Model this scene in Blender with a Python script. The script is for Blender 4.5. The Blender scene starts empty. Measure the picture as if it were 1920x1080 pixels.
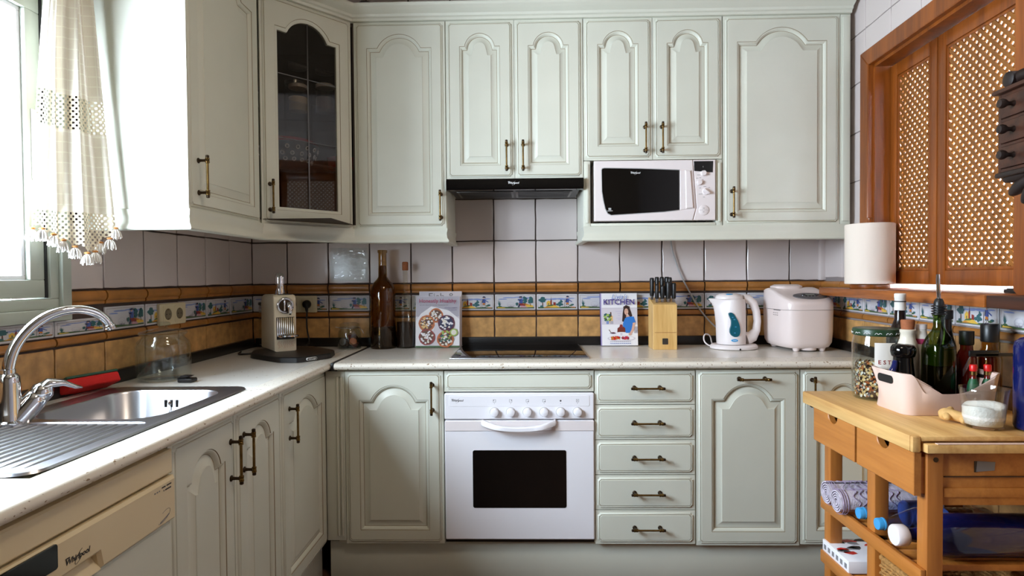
import bpy, bmesh, math, random
from mathutils import Vector, Matrix
from mathutils.geometry import tessellate_polygon
random.seed(7)
PI = math.pi
scene = bpy.context.scene
COL = scene.collection
WM = {}

# ------------------------------------------------------------------ helpers
def TR(x=0, y=0, z=0): return Matrix.Translation((x, y, z))
def RZ(d): return Matrix.Rotation(math.radians(d), 4, 'Z')
def RX(d): return Matrix.Rotation(math.radians(d), 4, 'X')
def RY(d): return Matrix.Rotation(math.radians(d), 4, 'Y')

def srgb(r, g, b):
    def c(v):
        v /= 255.0
        return v / 12.92 if v <= 0.04045 else ((v + 0.055) / 1.055) ** 2.4
    return (c(r), c(g), c(b), 1.0)

class MB:
    """collects shapes; build() links them as ONE mesh object"""
    def __init__(s, T=None):
        s.v = []; s.f = []; s.mi = []; s.mats = []; s.uv = {}
        s.T = T or Matrix()
    def slot(s, m):
        if m not in s.mats: s.mats.append(m)
        return s.mats.index(m)
    def add(s, vs, fs, m):
        b = len(s.v); k = s.slot(m); T = s.T
        for p in vs: s.v.append(T @ Vector(p))
        for f in fs:
            s.f.append([b + i for i in f]); s.mi.append(k)
    def box(s, x0, y0, z0, x1, y1, z1, m, bev=0.0, seg=2):
        if x1 < x0: x0, x1 = x1, x0
        if y1 < y0: y0, y1 = y1, y0
        if z1 < z0: z0, z1 = z1, z0
        if bev <= 0:
            vs = [(x, y, z) for x in (x0, x1) for y in (y0, y1) for z in (z0, z1)]
            fs = [(0, 1, 3, 2), (4, 6, 7, 5), (0, 4, 5, 1), (2, 3, 7, 6), (0, 2, 6, 4), (1, 5, 7, 3)]
            s.add(vs, fs, m); return
        bm = bmesh.new()
        bmesh.ops.create_cube(bm, size=1.0)
        for v in bm.verts:
            v.co = Vector(((x0 + x1) / 2 + v.co.x * (x1 - x0), (y0 + y1) / 2 + v.co.y * (y1 - y0), (z0 + z1) / 2 + v.co.z * (z1 - z0)))
        bev = min(bev, .49 * min(x1 - x0, y1 - y0, z1 - z0))
        bmesh.ops.bevel(bm, geom=bm.edges[:], offset=bev, segments=seg, affect='EDGES', profile=.5)
        bm.verts.index_update()
        s.add([v.co.copy() for v in bm.verts], [[v.index for v in f.verts] for f in bm.faces], m)
        bm.free()
    def rings(s, rs, m, closed=True, cap0=False, cap1=False):
        n = len(rs[0]); vs = [p for r in rs for p in r]; fs = []
        for i in range(len(rs) - 1):
            for j in range(n if closed else n - 1):
                k = (j + 1) % n
                fs.append((i * n + j, i * n + k, (i + 1) * n + k, (i + 1) * n + j))
        if cap0: fs.append(list(range(n))[::-1])
        if cap1: fs.append([(len(rs) - 1) * n + j for j in range(n)])
        s.add(vs, fs, m)
    def lathe(s, prof, m, n=28, at=(0, 0, 0), sx=1, sy=1):
        rs = []
        for r, z in prof:
            rs.append([(at[0] + sx * r * math.cos(2 * PI * j / n), at[1] + sy * r * math.sin(2 * PI * j / n), at[2] + z) for j in range(n)])
        s.rings(rs, m, True, prof[0][0] > 1e-5, prof[-1][0] > 1e-5)
    def cyl(s, p0, p1, r0, m, r1=None, n=18, caps=True):
        p0 = Vector(p0); p1 = Vector(p1); r1 = r0 if r1 is None else r1
        d = (p1 - p0).normalized(); a = d.orthogonal().normalized(); b = d.cross(a)
        rs = [[p + (a * math.cos(2 * PI * j / n) + b * math.sin(2 * PI * j / n)) * r for j in range(n)] for p, r in ((p0, r0), (p1, r1))]
        s.rings(rs, m, True, caps, caps)
    def axis_lathe(s, p0, d, prof, m, n=20):
        """profile (r, t) about the axis p0 + t*d"""
        p0 = Vector(p0); d = Vector(d).normalized(); a = d.orthogonal().normalized(); b = d.cross(a)
        rs = [[p0 + d * t + (a * math.cos(2 * PI * j / n) + b * math.sin(2 * PI * j / n)) * r for j in range(n)] for r, t in prof]
        s.rings(rs, m, True, prof[0][0] > 1e-5, prof[-1][0] > 1e-5)
    def tube(s, pts, r, m, n=10, smooth=0, closed=False):
        P = [Vector(p) for p in pts]
        for _ in range(smooth):
            Q = [P[0]]
            for a, b in zip(P, P[1:]): Q += [a * .75 + b * .25, a * .25 + b * .75]
            P = Q + [P[-1]]
        rr = r if isinstance(r, (list, tuple)) else None
        rs = []; up = None
        for i, p in enumerate(P):
            if closed: d = P[(i + 1) % len(P)] - P[i - 1]
            else: d = P[min(i + 1, len(P) - 1)] - P[max(i - 1, 0)]
            d.normalize()
            if up is None: up = d.orthogonal().normalized()
            up = (up - d * up.dot(d)).normalized(); b = d.cross(up)
            if rr:
                t = i / max(1, len(P) - 1) * (len(rr) - 1); k = min(int(t), len(rr) - 2); q = rr[k] + (rr[k + 1] - rr[k]) * (t - k)
            else: q = r
            rs.append([p + (up * math.cos(2 * PI * j / n) + b * math.sin(2 * PI * j / n)) * q for j in range(n)])
        if closed: rs.append(rs[0]); s.rings(rs, m)
        else: s.rings(rs, m, True, True, True)
    def face(s, outer, m, holes=(), flip=False):
        """planar face with holes (3D loops)"""
        loops = [[Vector(p) for p in outer]] + [[Vector(p) for p in h] for h in holes]
        tri = tessellate_polygon(loops)
        s.add([p for l in loops for p in l], [t[::-1] if flip else t for t in tri], m)
    def prism(s, poly, y0, y1, m, bev=0.0, caps=True):
        """poly in (x, z), extruded along y from y0 to y1; small chamfer on the y0 edge"""
        if bev > 0:
            q = inset(poly, bev); d = bev if y1 > y0 else -bev
            rs = [[(x, y0, z) for x, z in q], [(x, y0 + d, z) for x, z in poly], [(x, y1, z) for x, z in poly]]
        else:
            rs = [[(x, y0, z) for x, z in poly], [(x, y1, z) for x, z in poly]]
        s.rings(rs, m)
        if caps:
            s.face(rs[0], m); s.face(rs[-1], m)
    def flat(s, poly, y, m):
        """2-D picture shape in the x-z plane at depth y"""
        if len(poly) > 4:
            s.face([(x, y, z) for x, z in poly], m)
        else: s.add([(x, y, z) for x, z in poly], [list(range(len(poly)))], m)
    def sweep(s, path, prof, m, z0=0.0, caps=True):
        """profile (out, z) swept along a plan path, mitred; 'out' is to the right of travel"""
        P = [Vector((p[0], p[1])) for p in path]; rs = []
        for i, p in enumerate(P):
            ns = []
            if i > 0: d = (P[i] - P[i - 1]).normalized(); ns.append(Vector((d.y, -d.x)))
            if i < len(P) - 1: d = (P[i + 1] - P[i]).normalized(); ns.append(Vector((d.y, -d.x)))
            nv = sum(ns, Vector((0, 0))) / len(ns); nv = nv / nv.length_squared if len(ns) == 2 else nv
            rs.append([(p.x + nv.x * o, p.y + nv.y * o, z0 + z) for o, z in prof])
        s.rings(rs, m, True)
        if caps: s.face(rs[0], m); s.face(rs[-1], m)
    def text(s, txt, size, m, T, shear=0.0, depth=0.0, align='CENTER', sx=1.0, bold=0.0):
        cu = bpy.data.curves.new('lettering', 'FONT'); cu.body = txt; cu.size = size; cu.shear = shear
        cu.extrude = depth; cu.align_x = align; cu.align_y = 'CENTER'; cu.resolution_u = 2; cu.offset = bold
        o = bpy.data.objects.new('lettering', cu); COL.objects.link(o)
        dg = bpy.context.evaluated_depsgraph_get()
        me = bpy.data.meshes.new_from_object(o.evaluated_get(dg))
        R = T @ Matrix(((sx, 0, 0, 0), (0, 0, -1, 0), (0, 1, 0, 0), (0, 0, 0, 1)))
        T0 = s.T; s.T = Matrix(); s.add([R @ v.co for v in me.vertices], [list(p.vertices) for p in me.polygons], m); s.T = T0
        bpy.data.objects.remove(o); bpy.data.curves.remove(cu); bpy.data.meshes.remove(me)
    def build(s, name, parent=None, local=False, angle=38, label=None):
        me = bpy.data.meshes.new(name)
        inv = Matrix()
        if parent is not None and not local: inv = WM[parent].inverted()
        vs = [inv @ p for p in s.v]
        me.from_pydata([tuple(p) for p in vs], [], s.f)
        for m in s.mats: me.materials.append(M[m])
        me.polygons.foreach_set('material_index', s.mi)
        me.polygons.foreach_set('use_smooth', [True] * len(s.f))
        if s.uv:
            ul = me.uv_layers.new(name='UVMap')
            for li, l in enumerate(me.loops): ul.data[li].uv = s.uv.get(l.vertex_index, (0, 0))
        bm = bmesh.new(); bm.from_mesh(me)
        bmesh.ops.recalc_face_normals(bm, faces=bm.faces[:])
        bm.to_mesh(me); bm.free()
        me.set_sharp_from_angle(angle=math.radians(angle))
        o = bpy.data.objects.new(name, me); COL.objects.link(o)
        if parent is not None:
            o.parent = parent; WM[o] = WM[parent]
        else: WM[o] = Matrix()
        if label: o['label'] = label
        return o

def inset(poly, d):
    """mitred inward offset of a CCW polygon, vertex count kept"""
    n = len(poly); out = []
    for i in range(n):
        a = Vector(poly[i - 1]); b = Vector(poly[i]); c = Vector(poly[(i + 1) % n])
        e = (b - a).normalized(); f = (c - b).normalized()
        n1 = Vector((-e.y, e.x)); n2 = Vector((-f.y, f.x)); q = n1 + n2
        q = q / max(.2, q.length_squared) * 2 if q.length > 1e-6 else n1
        out.append(tuple(b + q * d))
    return out

def thing(name, label, cat, loc=(0, 0, 0), rot=0, group=None):
    o = bpy.data.objects.new(name, None); COL.objects.link(o)
    o.location = loc; o.rotation_euler = (0, 0, math.radians(rot)); o.empty_display_size = .05
    o['label'] = label; o['category'] = cat
    if group: o['group'] = group
    WM[o] = TR(*loc) @ RZ(rot)
    return o

def single(mb, name, label, cat, group=None, kind=None, angle=38):
    """a thing that is one mesh: origin moved to its base"""
    o = mb.build(name, angle=angle)
    xs = [v.co.x for v in o.data.vertices]; ys = [v.co.y for v in o.data.vertices]; zs = [v.co.z for v in o.data.vertices]
    c = Vector(((min(xs) + max(xs)) / 2, (min(ys) + max(ys)) / 2, min(zs)))
    o.data.transform(TR(*(-c))); o.location = c; WM[o] = TR(*c)
    o['label'] = label; o['category'] = cat
    if group: o['group'] = group
    if kind: o['kind'] = kind
    return o

def struct(mb, name, label=None, parent=None, angle=38):
    o = mb.build(name, parent, angle=angle)
    if parent is None:
        o['kind'] = 'structure'
        if label: o['label'] = label
    return o

def dup(root, loc, rot, label, group=None):
    r = root.copy(); COL.objects.link(r); r.location = loc; r.rotation_euler = (0, 0, math.radians(rot)); r['label'] = label
    if group: r['group'] = group
    for ch in list(root.children):
        c = ch.copy(); COL.objects.link(c); c.parent = r
        for g in list(ch.children):
            d = g.copy(); COL.objects.link(d); d.parent = c
    return r

# ------------------------------------------------------------------ materials
M = {}
def nodes(name):
    m = bpy.data.materials.new(name); m.use_nodes = True; M[name] = m
    nt = m.node_tree; return m, nt, nt.nodes['Principled BSDF']
def mat(name, col, rough=.5, metal=0.0, spec=.5, noise=0.0, nscale=20, bump=0.0, bscale=80, coat=0.0, trans=0.0, emit=None, sss=0.0):
    m, nt, p = nodes(name); L = nt.links
    p.inputs['Base Color'].default_value = col; p.inputs['Roughness'].default_value = rough
    p.inputs['Metallic'].default_value = metal; p.inputs['Specular IOR Level'].default_value = spec
    p.inputs['Coat Weight'].default_value = coat; p.inputs['Transmission Weight'].default_value = trans
    if sss: p.inputs['Subsurface Weight'].default_value = sss; p.inputs['Subsurface Radius'].default_value = (.01, .008, .006)
    if emit:
        p.inputs['Emission Color'].default_value = emit[0]; p.inputs['Emission Strength'].default_value = emit[1]
    if noise > 0 or bump > 0: tc = nt.nodes.new('ShaderNodeTexCoord')
    if noise > 0:
        nz = nt.nodes.new('ShaderNodeTexNoise'); nz.inputs['Scale'].default_value = nscale; nz.inputs['Detail'].default_value = 5
        L.new(tc.outputs['Object'], nz.inputs['Vector'])
        rp = nt.nodes.new('ShaderNodeValToRGB'); c = col
        rp.color_ramp.elements[0].position = .3; rp.color_ramp.elements[1].position = .7
        rp.color_ramp.elements[0].color = (c[0] * (1 - noise), c[1] * (1 - noise), c[2] * (1 - noise * 1.1), 1)
        rp.color_ramp.elements[1].color = (min(1, c[0] * (1 + noise * .6)), min(1, c[1] * (1 + noise * .6)), min(1, c[2] * (1 + noise * .6)), 1)
        L.new(nz.outputs['Fac'], rp.inputs['Fac']); L.new(rp.outputs['Color'], p.inputs['Base Color'])
    if bump > 0:
        nb = nt.nodes.new('ShaderNodeTexNoise'); nb.inputs['Scale'].default_value = bscale; nb.inputs['Detail'].default_value = 3
        L.new(tc.outputs['Object'], nb.inputs['Vector'])
        bp = nt.nodes.new('ShaderNodeBump'); bp.inputs['Strength'].default_value = bump; bp.inputs['Distance'].default_value = .004
        L.new(nb.outputs['Fac'], bp.inputs['Height']); L.new(bp.outputs['Normal'], p.inputs['Normal'])
    return m
def wood(name, dark, light, axis='Z', scale=14, rough=.4, stretch=14, dist=3.0, coat=.15):
    m, nt, p = nodes(name); L = nt.links
    tc = nt.nodes.new('ShaderNodeTexCoord'); mp = nt.nodes.new('ShaderNodeMapping')
    sc = {'X': (1 / stretch, 1, 1), 'Y': (1, 1 / stretch, 1), 'Z': (1, 1, 1 / stretch)}[axis]
    mp.inputs['Scale'].default_value = sc; L.new(tc.outputs['Object'], mp.inputs['Vector'])
    nz = nt.nodes.new('ShaderNodeTexNoise'); nz.inputs['Scale'].default_value = scale * 2.2; nz.inputs['Detail'].default_value = 6; nz.inputs['Distortion'].default_value = dist * .25
    L.new(mp.outputs['Vector'], nz.inputs['Vector'])
    n2 = nt.nodes.new('ShaderNodeTexNoise'); n2.inputs['Scale'].default_value = scale * 14; n2.inputs['Detail'].default_value = 3
    L.new(mp.outputs['Vector'], n2.inputs['Vector'])
    mx = nt.nodes.new('ShaderNodeMath'); mx.operation = 'MULTIPLY_ADD'; mx.inputs[1].default_value = .35
    L.new(n2.outputs['Fac'], mx.inputs[0]); ms = nt.nodes.new('ShaderNodeMath'); ms.operation = 'MULTIPLY'; ms.inputs[1].default_value = .8
    L.new(nz.outputs['Fac'], ms.inputs[0]); L.new(ms.outputs[0], mx.inputs[2])
    rp = nt.nodes.new('ShaderNodeValToRGB'); rp.color_ramp.elements[0].position = .38; rp.color_ramp.elements[1].position = .72
    rp.color_ramp.elements[0].color = dark; rp.color_ramp.elements[1].color = light
    L.new(mx.outputs[0], rp.inputs['Fac']); L.new(rp.outputs['Color'], p.inputs['Base Color'])
    p.inputs['Roughness'].default_value = rough; p.inputs['Coat Weight'].default_value = coat; p.inputs['Coat Roughness'].default_value = .25
    bp = nt.nodes.new('ShaderNodeBump'); bp.inputs['Strength'].default_value = .12; bp.inputs['Distance'].default_value = .002
    L.new(n2.outputs['Fac'], bp.inputs['Height']); L.new(bp.outputs['Normal'], p.inputs['Normal'])
    return m
def glass(name, tint=(1, 1, 1, 1), rough=.02, ior=1.5, body=0.0):
    """thin-walled glass: tinted see-through plus Fresnel reflection"""
    m = bpy.data.materials.new(name); m.use_nodes = True; M[name] = m; nt = m.node_tree; nt.nodes.clear(); L = nt.links
    out = nt.nodes.new('ShaderNodeOutputMaterial'); mx = nt.nodes.new('ShaderNodeMixShader')
    tr = nt.nodes.new('ShaderNodeBsdfTransparent'); tr.inputs['Color'].default_value = tint
    gl = nt.nodes.new('ShaderNodeBsdfGlossy'); gl.inputs['Roughness'].default_value = rough; gl.inputs['Color'].default_value = (1, 1, 1, 1)
    fr = nt.nodes.new('ShaderNodeFresnel'); ge = nt.nodes.new('ShaderNodeNewGeometry')
    pw = nt.nodes.new('ShaderNodeMath'); pw.operation = 'MULTIPLY_ADD'; pw.inputs[1].default_value = 1 / ior - ior; pw.inputs[2].default_value = ior
    L.new(ge.outputs['Backfacing'], pw.inputs[0]); L.new(pw.outputs[0], fr.inputs['IOR'])   # same reflectance on both faces of the thin wall
    L.new(fr.outputs[0], mx.inputs[0]); L.new(tr.outputs[0], mx.inputs[1]); L.new(gl.outputs[0], mx.inputs[2])
    L.new(mx.outputs[0], out.inputs['Surface'])
    return m
def fabric(name, col, holes=0.0, hs=(60, 60), trans=.35):
    """thin cloth, part of the light passes through; optional open-work holes by UV"""
    m = bpy.data.materials.new(name); m.use_nodes = True; M[name] = m; nt = m.node_tree; nt.nodes.clear(); L = nt.links
    N = nt.nodes.new
    out = N('ShaderNodeOutputMaterial'); d = N('ShaderNodeBsdfDiffuse'); t = N('ShaderNodeBsdfTranslucent'); mx = N('ShaderNodeMixShader')
    uv = N('ShaderNodeUVMap'); sp = N('ShaderNodeSeparateXYZ'); L.new(uv.outputs[0], sp.inputs[0])
    def math_(op, a, b=None):
        q = N('ShaderNodeMath'); q.operation = op
        for k, x in enumerate((a, b)):
            if x is None: continue
            if isinstance(x, (int, float)): q.inputs[k].default_value = x
            else: L.new(x, q.inputs[k])
        return q.outputs[0]
    mx.inputs[0].default_value = trans
    if not holes:   # woven stripes: thin ribs both ways
        a = math_('GREATER_THAN', math_('FRACT', math_('MULTIPLY', sp.outputs[0], hs[0])), .9)
        b = math_('GREATER_THAN', math_('FRACT', math_('MULTIPLY', sp.outputs[1], hs[1])), .9)
        k = math_('MAXIMUM', a, b)
        rp = N('ShaderNodeMixRGB'); L.new(k, rp.inputs[0])
        rp.inputs[1].default_value = col; rp.inputs[2].default_value = tuple(min(1, c * 1.15) for c in col[:3]) + (1,)
        L.new(rp.outputs[0], d.inputs[0]); L.new(rp.outputs[0], t.inputs[0])
    else:
        d.inputs[0].default_value = col; t.inputs[0].default_value = col
    L.new(d.outputs[0], mx.inputs[1]); L.new(t.outputs[0], mx.inputs[2])
    if holes:
        a = math_('SINE', math_('MULTIPLY', sp.outputs[0], hs[0])); b = math_('SINE', math_('MULTIPLY', sp.outputs[1], hs[1]))
        h = math_('GREATER_THAN', math_('MULTIPLY', a, b), holes)
        tr = N('ShaderNodeBsdfTransparent'); m2 = N('ShaderNodeMixShader'); L.new(h, m2.inputs[0]); L.new(mx.outputs[0], m2.inputs[1]); L.new(tr.outputs[0], m2.inputs[2])
        L.new(m2.outputs[0], out.inputs['Surface'])
    else: L.new(mx.outputs[0], out.inputs['Surface'])
    return m
def speckle(name, col, spot, scale=160, thr=.68, rough=.3, coat=0.0):
    m, nt, p = nodes(name); L = nt.links
    tc = nt.nodes.new('ShaderNodeTexCoord'); mp = nt.nodes.new('ShaderNodeMapping'); mp.inputs['Scale'].default_value = (1, .45, 1)
    L.new(tc.outputs['Object'], mp.inputs['Vector'])
    nz = nt.nodes.new('ShaderNodeTexNoise'); nz.inputs['Scale'].default_value = scale; nz.inputs['Detail'].default_value = 2
    L.new(mp.outputs['Vector'], nz.inputs['Vector'])
    rp = nt.nodes.new('ShaderNodeValToRGB'); rp.color_ramp.elements[0].position = thr; rp.color_ramp.elements[1].position = thr + .06
    rp.color_ramp.elements[0].color = col; rp.color_ramp.elements[1].color = spot
    L.new(nz.outputs['Fac'], rp.inputs['Fac']); L.new(rp.outputs['Color'], p.inputs['Base Color'])
    p.inputs['Roughness'].default_value = rough; p.inputs['Coat Weight'].default_value = coat
    return m

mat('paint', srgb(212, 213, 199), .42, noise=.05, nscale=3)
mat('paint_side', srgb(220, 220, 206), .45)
mat('glaze', srgb(146, 132, 106), .5)
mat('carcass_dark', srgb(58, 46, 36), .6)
mat('brass', srgb(126, 100, 58), .34, metal=1, noise=.35, nscale=60)
mat('bronze', srgb(70, 58, 46), .38, metal=1)
mat('tile_white', srgb(214, 202, 198), .16, noise=.03, nscale=4)
mat('tile_ochre', srgb(204, 156, 98), .35, noise=.3, nscale=26)
mat('tile_mould', srgb(170, 112, 54), .3, noise=.22, nscale=18)
mat('tile_decor', srgb(208, 206, 210), .14)
mat('grout', srgb(64, 50, 44), .8)
mat('grout_light', srgb(140, 130, 128), .8)
mat('skirt', srgb(22, 18, 16), .35)
speckle('laminate', srgb(231, 227, 218), srgb(170, 150, 120), 70, .69, .22)
speckle('laminate_edge', srgb(229, 222, 208), srgb(140, 112, 80), 150, .64, .3)
mat('steel', srgb(190, 190, 194), .28, metal=1, bump=.03, bscale=30)
mat('steel_dark', srgb(96, 94, 92), .35, metal=1)
mat('chrome', srgb(225, 225, 228), .06, metal=1)
mat('enamel', srgb(236, 234, 238), .3)
mat('enamel_cream', srgb(222, 204, 166), .3)
mat('plastic_white', srgb(232, 223, 222), .28)
mat('plastic_grey', srgb(170, 168, 168), .4)
mat('black_gloss', srgb(10, 9, 9), .07)
mat('black_plastic', srgb(20, 19, 19), .4)
mat('hob_glass', srgb(16, 10, 8), .04)
mat('oven_glass', srgb(12, 10, 9), .06)
mat('ink', srgb(40, 38, 40), .6)
mat('ink_white', srgb(225, 225, 225), .5)
mat('ink_grey', srgb(130, 128, 130), .6)
mat('frame_sage', srgb(182, 188, 176), .45)
mat('rubber', srgb(20, 20, 20), .7)
mat('floor_tile', srgb(92, 62, 44), .4, noise=.2, nscale=6)
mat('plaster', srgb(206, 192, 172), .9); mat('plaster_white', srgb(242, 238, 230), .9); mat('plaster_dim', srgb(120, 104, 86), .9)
wood('pine', srgb(104, 50, 12), srgb(150, 80, 24), 'Z', 9, .35)
wood('pine_along', srgb(100, 50, 16), srgb(166, 94, 38), 'Y', 10, .35)
wood('pine_slat', srgb(108, 62, 18), srgb(146, 90, 30), 'Z', 6, .45)
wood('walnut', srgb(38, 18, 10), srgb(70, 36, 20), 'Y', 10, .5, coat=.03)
wood('walnut_dark', srgb(18, 9, 7), srgb(36, 20, 14), 'Y', 10, .5, coat=.03)
wood('birch_top', srgb(188, 138, 76), srgb(226, 184, 118), 'Y', 7, .5, coat=.05)
wood('birch', srgb(166, 98, 36), srgb(194, 124, 54), 'Y', 8, .45, coat=.05)
wood('birch_leg', srgb(156, 90, 32), srgb(186, 116, 48), 'Z', 8, .45, coat=.05)
wood('bamboo', srgb(206, 160, 92), srgb(230, 190, 122), 'Z', 14, .4)
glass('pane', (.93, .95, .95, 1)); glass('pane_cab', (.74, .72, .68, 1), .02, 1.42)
glass('jar_glass', (.90, .925, .915, 1), .02, 1.5); glass('tumbler_glass', (.94, .955, .95, 1), .02, 1.5); glass('shelf_glass', (.95, .97, .96, 1), .02, 1.4)
glass('amber', (.62, .44, .20, 1), .03, 1.5); glass('bottle_clear', (.9, .88, .82, 1), .03, 1.45)
glass('green_glass', (.30, .40, .16, 1), .03, 1.5); glass('water_pet', (.82, .88, .96, 1), .05, 1.5)
mat('liquid_dark', srgb(26, 13, 8), .2); mat('liquid_amber', srgb(104, 60, 14), .15, trans=.25)
mat('liquid_red', srgb(96, 20, 12), .15); mat('liquid_oil', srgb(54, 62, 20), .15)
mat('blue_glass', srgb(16, 24, 78), .08, spec=.8); mat('blue_cap', srgb(64, 156, 214), .35)
mat('cream_body', srgb(226, 214, 188), .32); mat('paper', srgb(234, 220, 206), .85, bump=.1, bscale=120)
mat('sponge_red', srgb(214, 30, 26), .8, bump=.4, bscale=250); mat('scour_green', srgb(58, 96, 76), .9, bump=.5, bscale=300)
mat('pink_box', srgb(228, 200, 186), .45); mat('teal', srgb(22, 92, 110), .18); mat('blue_btn', srgb(58, 140, 190), .35)
mat('red_cap', srgb(206, 26, 24), .35); mat('label_green', srgb(28, 84, 48), .5); mat('cork', srgb(150, 86, 50), .8, noise=.2, nscale=90)
mat('ceramic', srgb(218, 208, 190), .25); mat('label_white', srgb(226, 220, 212), .6); mat('lid_green', srgb(30, 58, 34), .35)
mat('salt', srgb(238, 232, 224), .9, bump=.6, bscale=160); mat('ginger', srgb(214, 170, 106), .7, noise=.2, nscale=40, bump=.5, bscale=70)
mat('towel_lilac', srgb(206, 196, 210), .95, noise=.3, nscale=70, bump=.5, bscale=200); mat('towel_edge', srgb(150, 132, 160), .95)
mat('wicker', srgb(176, 126, 66), .8, noise=.35, nscale=120, bump=.9, bscale=160)
mat('tassel', srgb(244, 240, 234), .95); mat('bead', srgb(196, 134, 70), .4)
mat('red_pan', srgb(170, 22, 28), .2); mat('film_wrap', srgb(235, 225, 220), .12)
mat('bread_white', srgb(232, 217, 213), .25); mat('grey_panel', srgb(92, 90, 92), .3); mat('lcd', srgb(120, 124, 116), .3)
mat('socket_cream', srgb(216, 202, 166), .4); mat('socket_hole', srgb(120, 108, 84), .5)
mat('amber_solid', srgb(190, 120, 30), .4)
fabric('linen', srgb(244, 236, 222), hs=(13, 34), trans=.22); fabric('crochet', srgb(228, 216, 192), holes=.34, hs=(2 * PI * 17, 2 * PI * 62), trans=.22)
for nm, c in dict(p_blue=(62, 84, 150), p_navy=(38, 42, 78), p_teal=(48, 96, 100), p_green=(70, 100, 60), p_yellow=(222, 180, 70), p_orange=(196, 120, 50),
                  p_red=(140, 50, 44), p_brown=(96, 60, 40), p_sky=(128, 146, 198), p_skin=(214, 170, 150), p_pink=(196, 150, 160), p_cream=(232, 226, 214),
                  p_lilac=(190, 180, 214), p_cover=(214, 208, 216), p_berry=(90, 34, 54), p_crust=(188, 104, 52), p_lime=(160, 190, 90), p_white=(238, 236, 240),
                  p_hair=(52, 32, 30), p_shirt=(48, 120, 204), p_cake=(112, 46, 34), p_purple=(72, 56, 130), p_magenta=(168, 50, 90), p_grey=(176, 172, 184), p_oat=(222, 184, 120), p_raisin=(70, 42, 32)).items():
    mat(nm, srgb(*c), .4)
LAMP_E = 26; WORLD_S = 62; WORLD_C = (.76, .86, 1.0, 1); EXPO = 0.14
# ------------------------------------------------------------------ room shell
ZC = .888                       # worktop height
ZL = 1.197                      # top of the ochre dado
PT = .2053                      # tile pitch
ROOM_Y = -3.95; CEIL = 2.66
RWM = TR(2.81, 0, 0) @ RZ(-94)  # right wall: local x runs along it towards the viewer, local -y into the room
LWM = RZ(90)                    # left wall: local x = world Y, local -y = world +X

b = MB(); b.box(-.3, ROOM_Y - .1, -.1, 3.2, .1, 0, 'floor_tile'); struct(b, 'floor')
b = MB(); b.box(-.3, ROOM_Y - .1, CEIL, 3.2, .1, CEIL + .1, 'plaster_dim'); struct(b, 'ceiling')
b = MB(); b.box(-.2, 0, 0, 3.05, .12, CEIL, 'grout'); wall_back = struct(b, 'wall_back')
b = MB(); b.box(-.2, ROOM_Y - .12, 0, 3.2, ROOM_Y, CEIL, 'plaster_dim'); struct(b, 'wall_front')
# left wall with the window opening
WY0, WY1, WZ0, WZ1 = -2.55, -1.21, 1.11, 2.09
b = MB()
for (y0, y1, z0, z1) in ((WY1, 0, 0, CEIL), (ROOM_Y, WY0, 0, CEIL), (WY0, WY1, 0, WZ0), (WY0, WY1, WZ1, CEIL)):
    b.box(-.16, y0, z0, 0, y1, z1, 'grout')
wall_left = struct(b, 'wall_left')
# right wall with the hatch opening  (local x 0..4)
HS0, HS1, HZ0, HZ1 = .473, 1.276, 1.168, 2.073   # clear opening above the shelf
b = MB(RWM)
for (x0, x1, z0, z1) in ((-.2, HS0, 0, CEIL), (HS1, 4.1, 0, CEIL), (HS0, HS1, 0, 1.131), (HS0, HS1, HZ1, CEIL)):
    b.box(x0, 0, z0, x1, .14, z1, 'grout_light')
wall_right = struct(b, 'wall_right')
b = MB(RWM); b.box(-.9, 1.45, 0, 2.9, 1.55, CEIL, 'plaster_white'); b.box(-1.0, .141, 0, -.9, 1.55, CEIL, 'plaster_white'); struct(b, 'wall_beyond')
b = MB(RWM); b.box(-1.0, .141, -.1, 2.9, 1.55, -.001, 'floor_tile'); struct(b, 'floor_beyond')
b = MB(RWM); b.box(-1.0, .141, CEIL, 2.9, 1.55, CEIL + .1, 'plaster_white'); struct(b, 'ceiling_beyond')

# ------------------------------------------------------------------ tiling
def wavy(x0, z0, x1, z1, n=5, j=.0012, r=.004):
    """tile outline with hand-made edges"""
    pts = []
    def side(ax, az, bx, bz):
        for i in range(n):
            t = i / (n - 1); ln = abs(bx - ax) + abs(bz - az); L = min(.2, .0022 / ln)
            k = L + (1 - 2 * L) * t
            pts.append((ax + (bx - ax) * k + random.uniform(-j, j), az + (bz - az) * k + random.uniform(-j, j)))
    side(x0, z0, x1, z0); side(x1, z0, x1, z1); side(x1, z1, x0, z1); side(x0, z1, x0, z0)
    return pts
def tile(mb, x0, z0, x1, z1, m, t=.005, j=.0012):
    p = wavy(x0, z0, x1, z1, j=j)
    q = inset(p, .0022)
    mb.rings([[(x, 0, z) for x, z in p], [(x, -t + .0015, z) for x, z in p], [(x, -t, z) for x, z in q]], m)
    mb.face([(x, -t, z) for x, z in q], m)
def mould(mb, x0, x1, prof, m):
    mb.rings([[(x0 + .0008, -o, z) for o, z in prof], [(x1 - .0008, -o, z) for o, z in prof]], m, True)
    for x in (x0 + .0008, x1 - .0008): mb.face([(x, -o, z) for o, z in prof], m)
def blob(cx, cz, rx, rz, n=9, j=.22):
    return [(cx + rx * math.cos(2 * PI * i / n) * random.uniform(1 - j, 1 + j), cz + rz * math.sin(2 * PI * i / n) * random.uniform(1 - j, 1 + j)) for i in range(n)]
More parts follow.
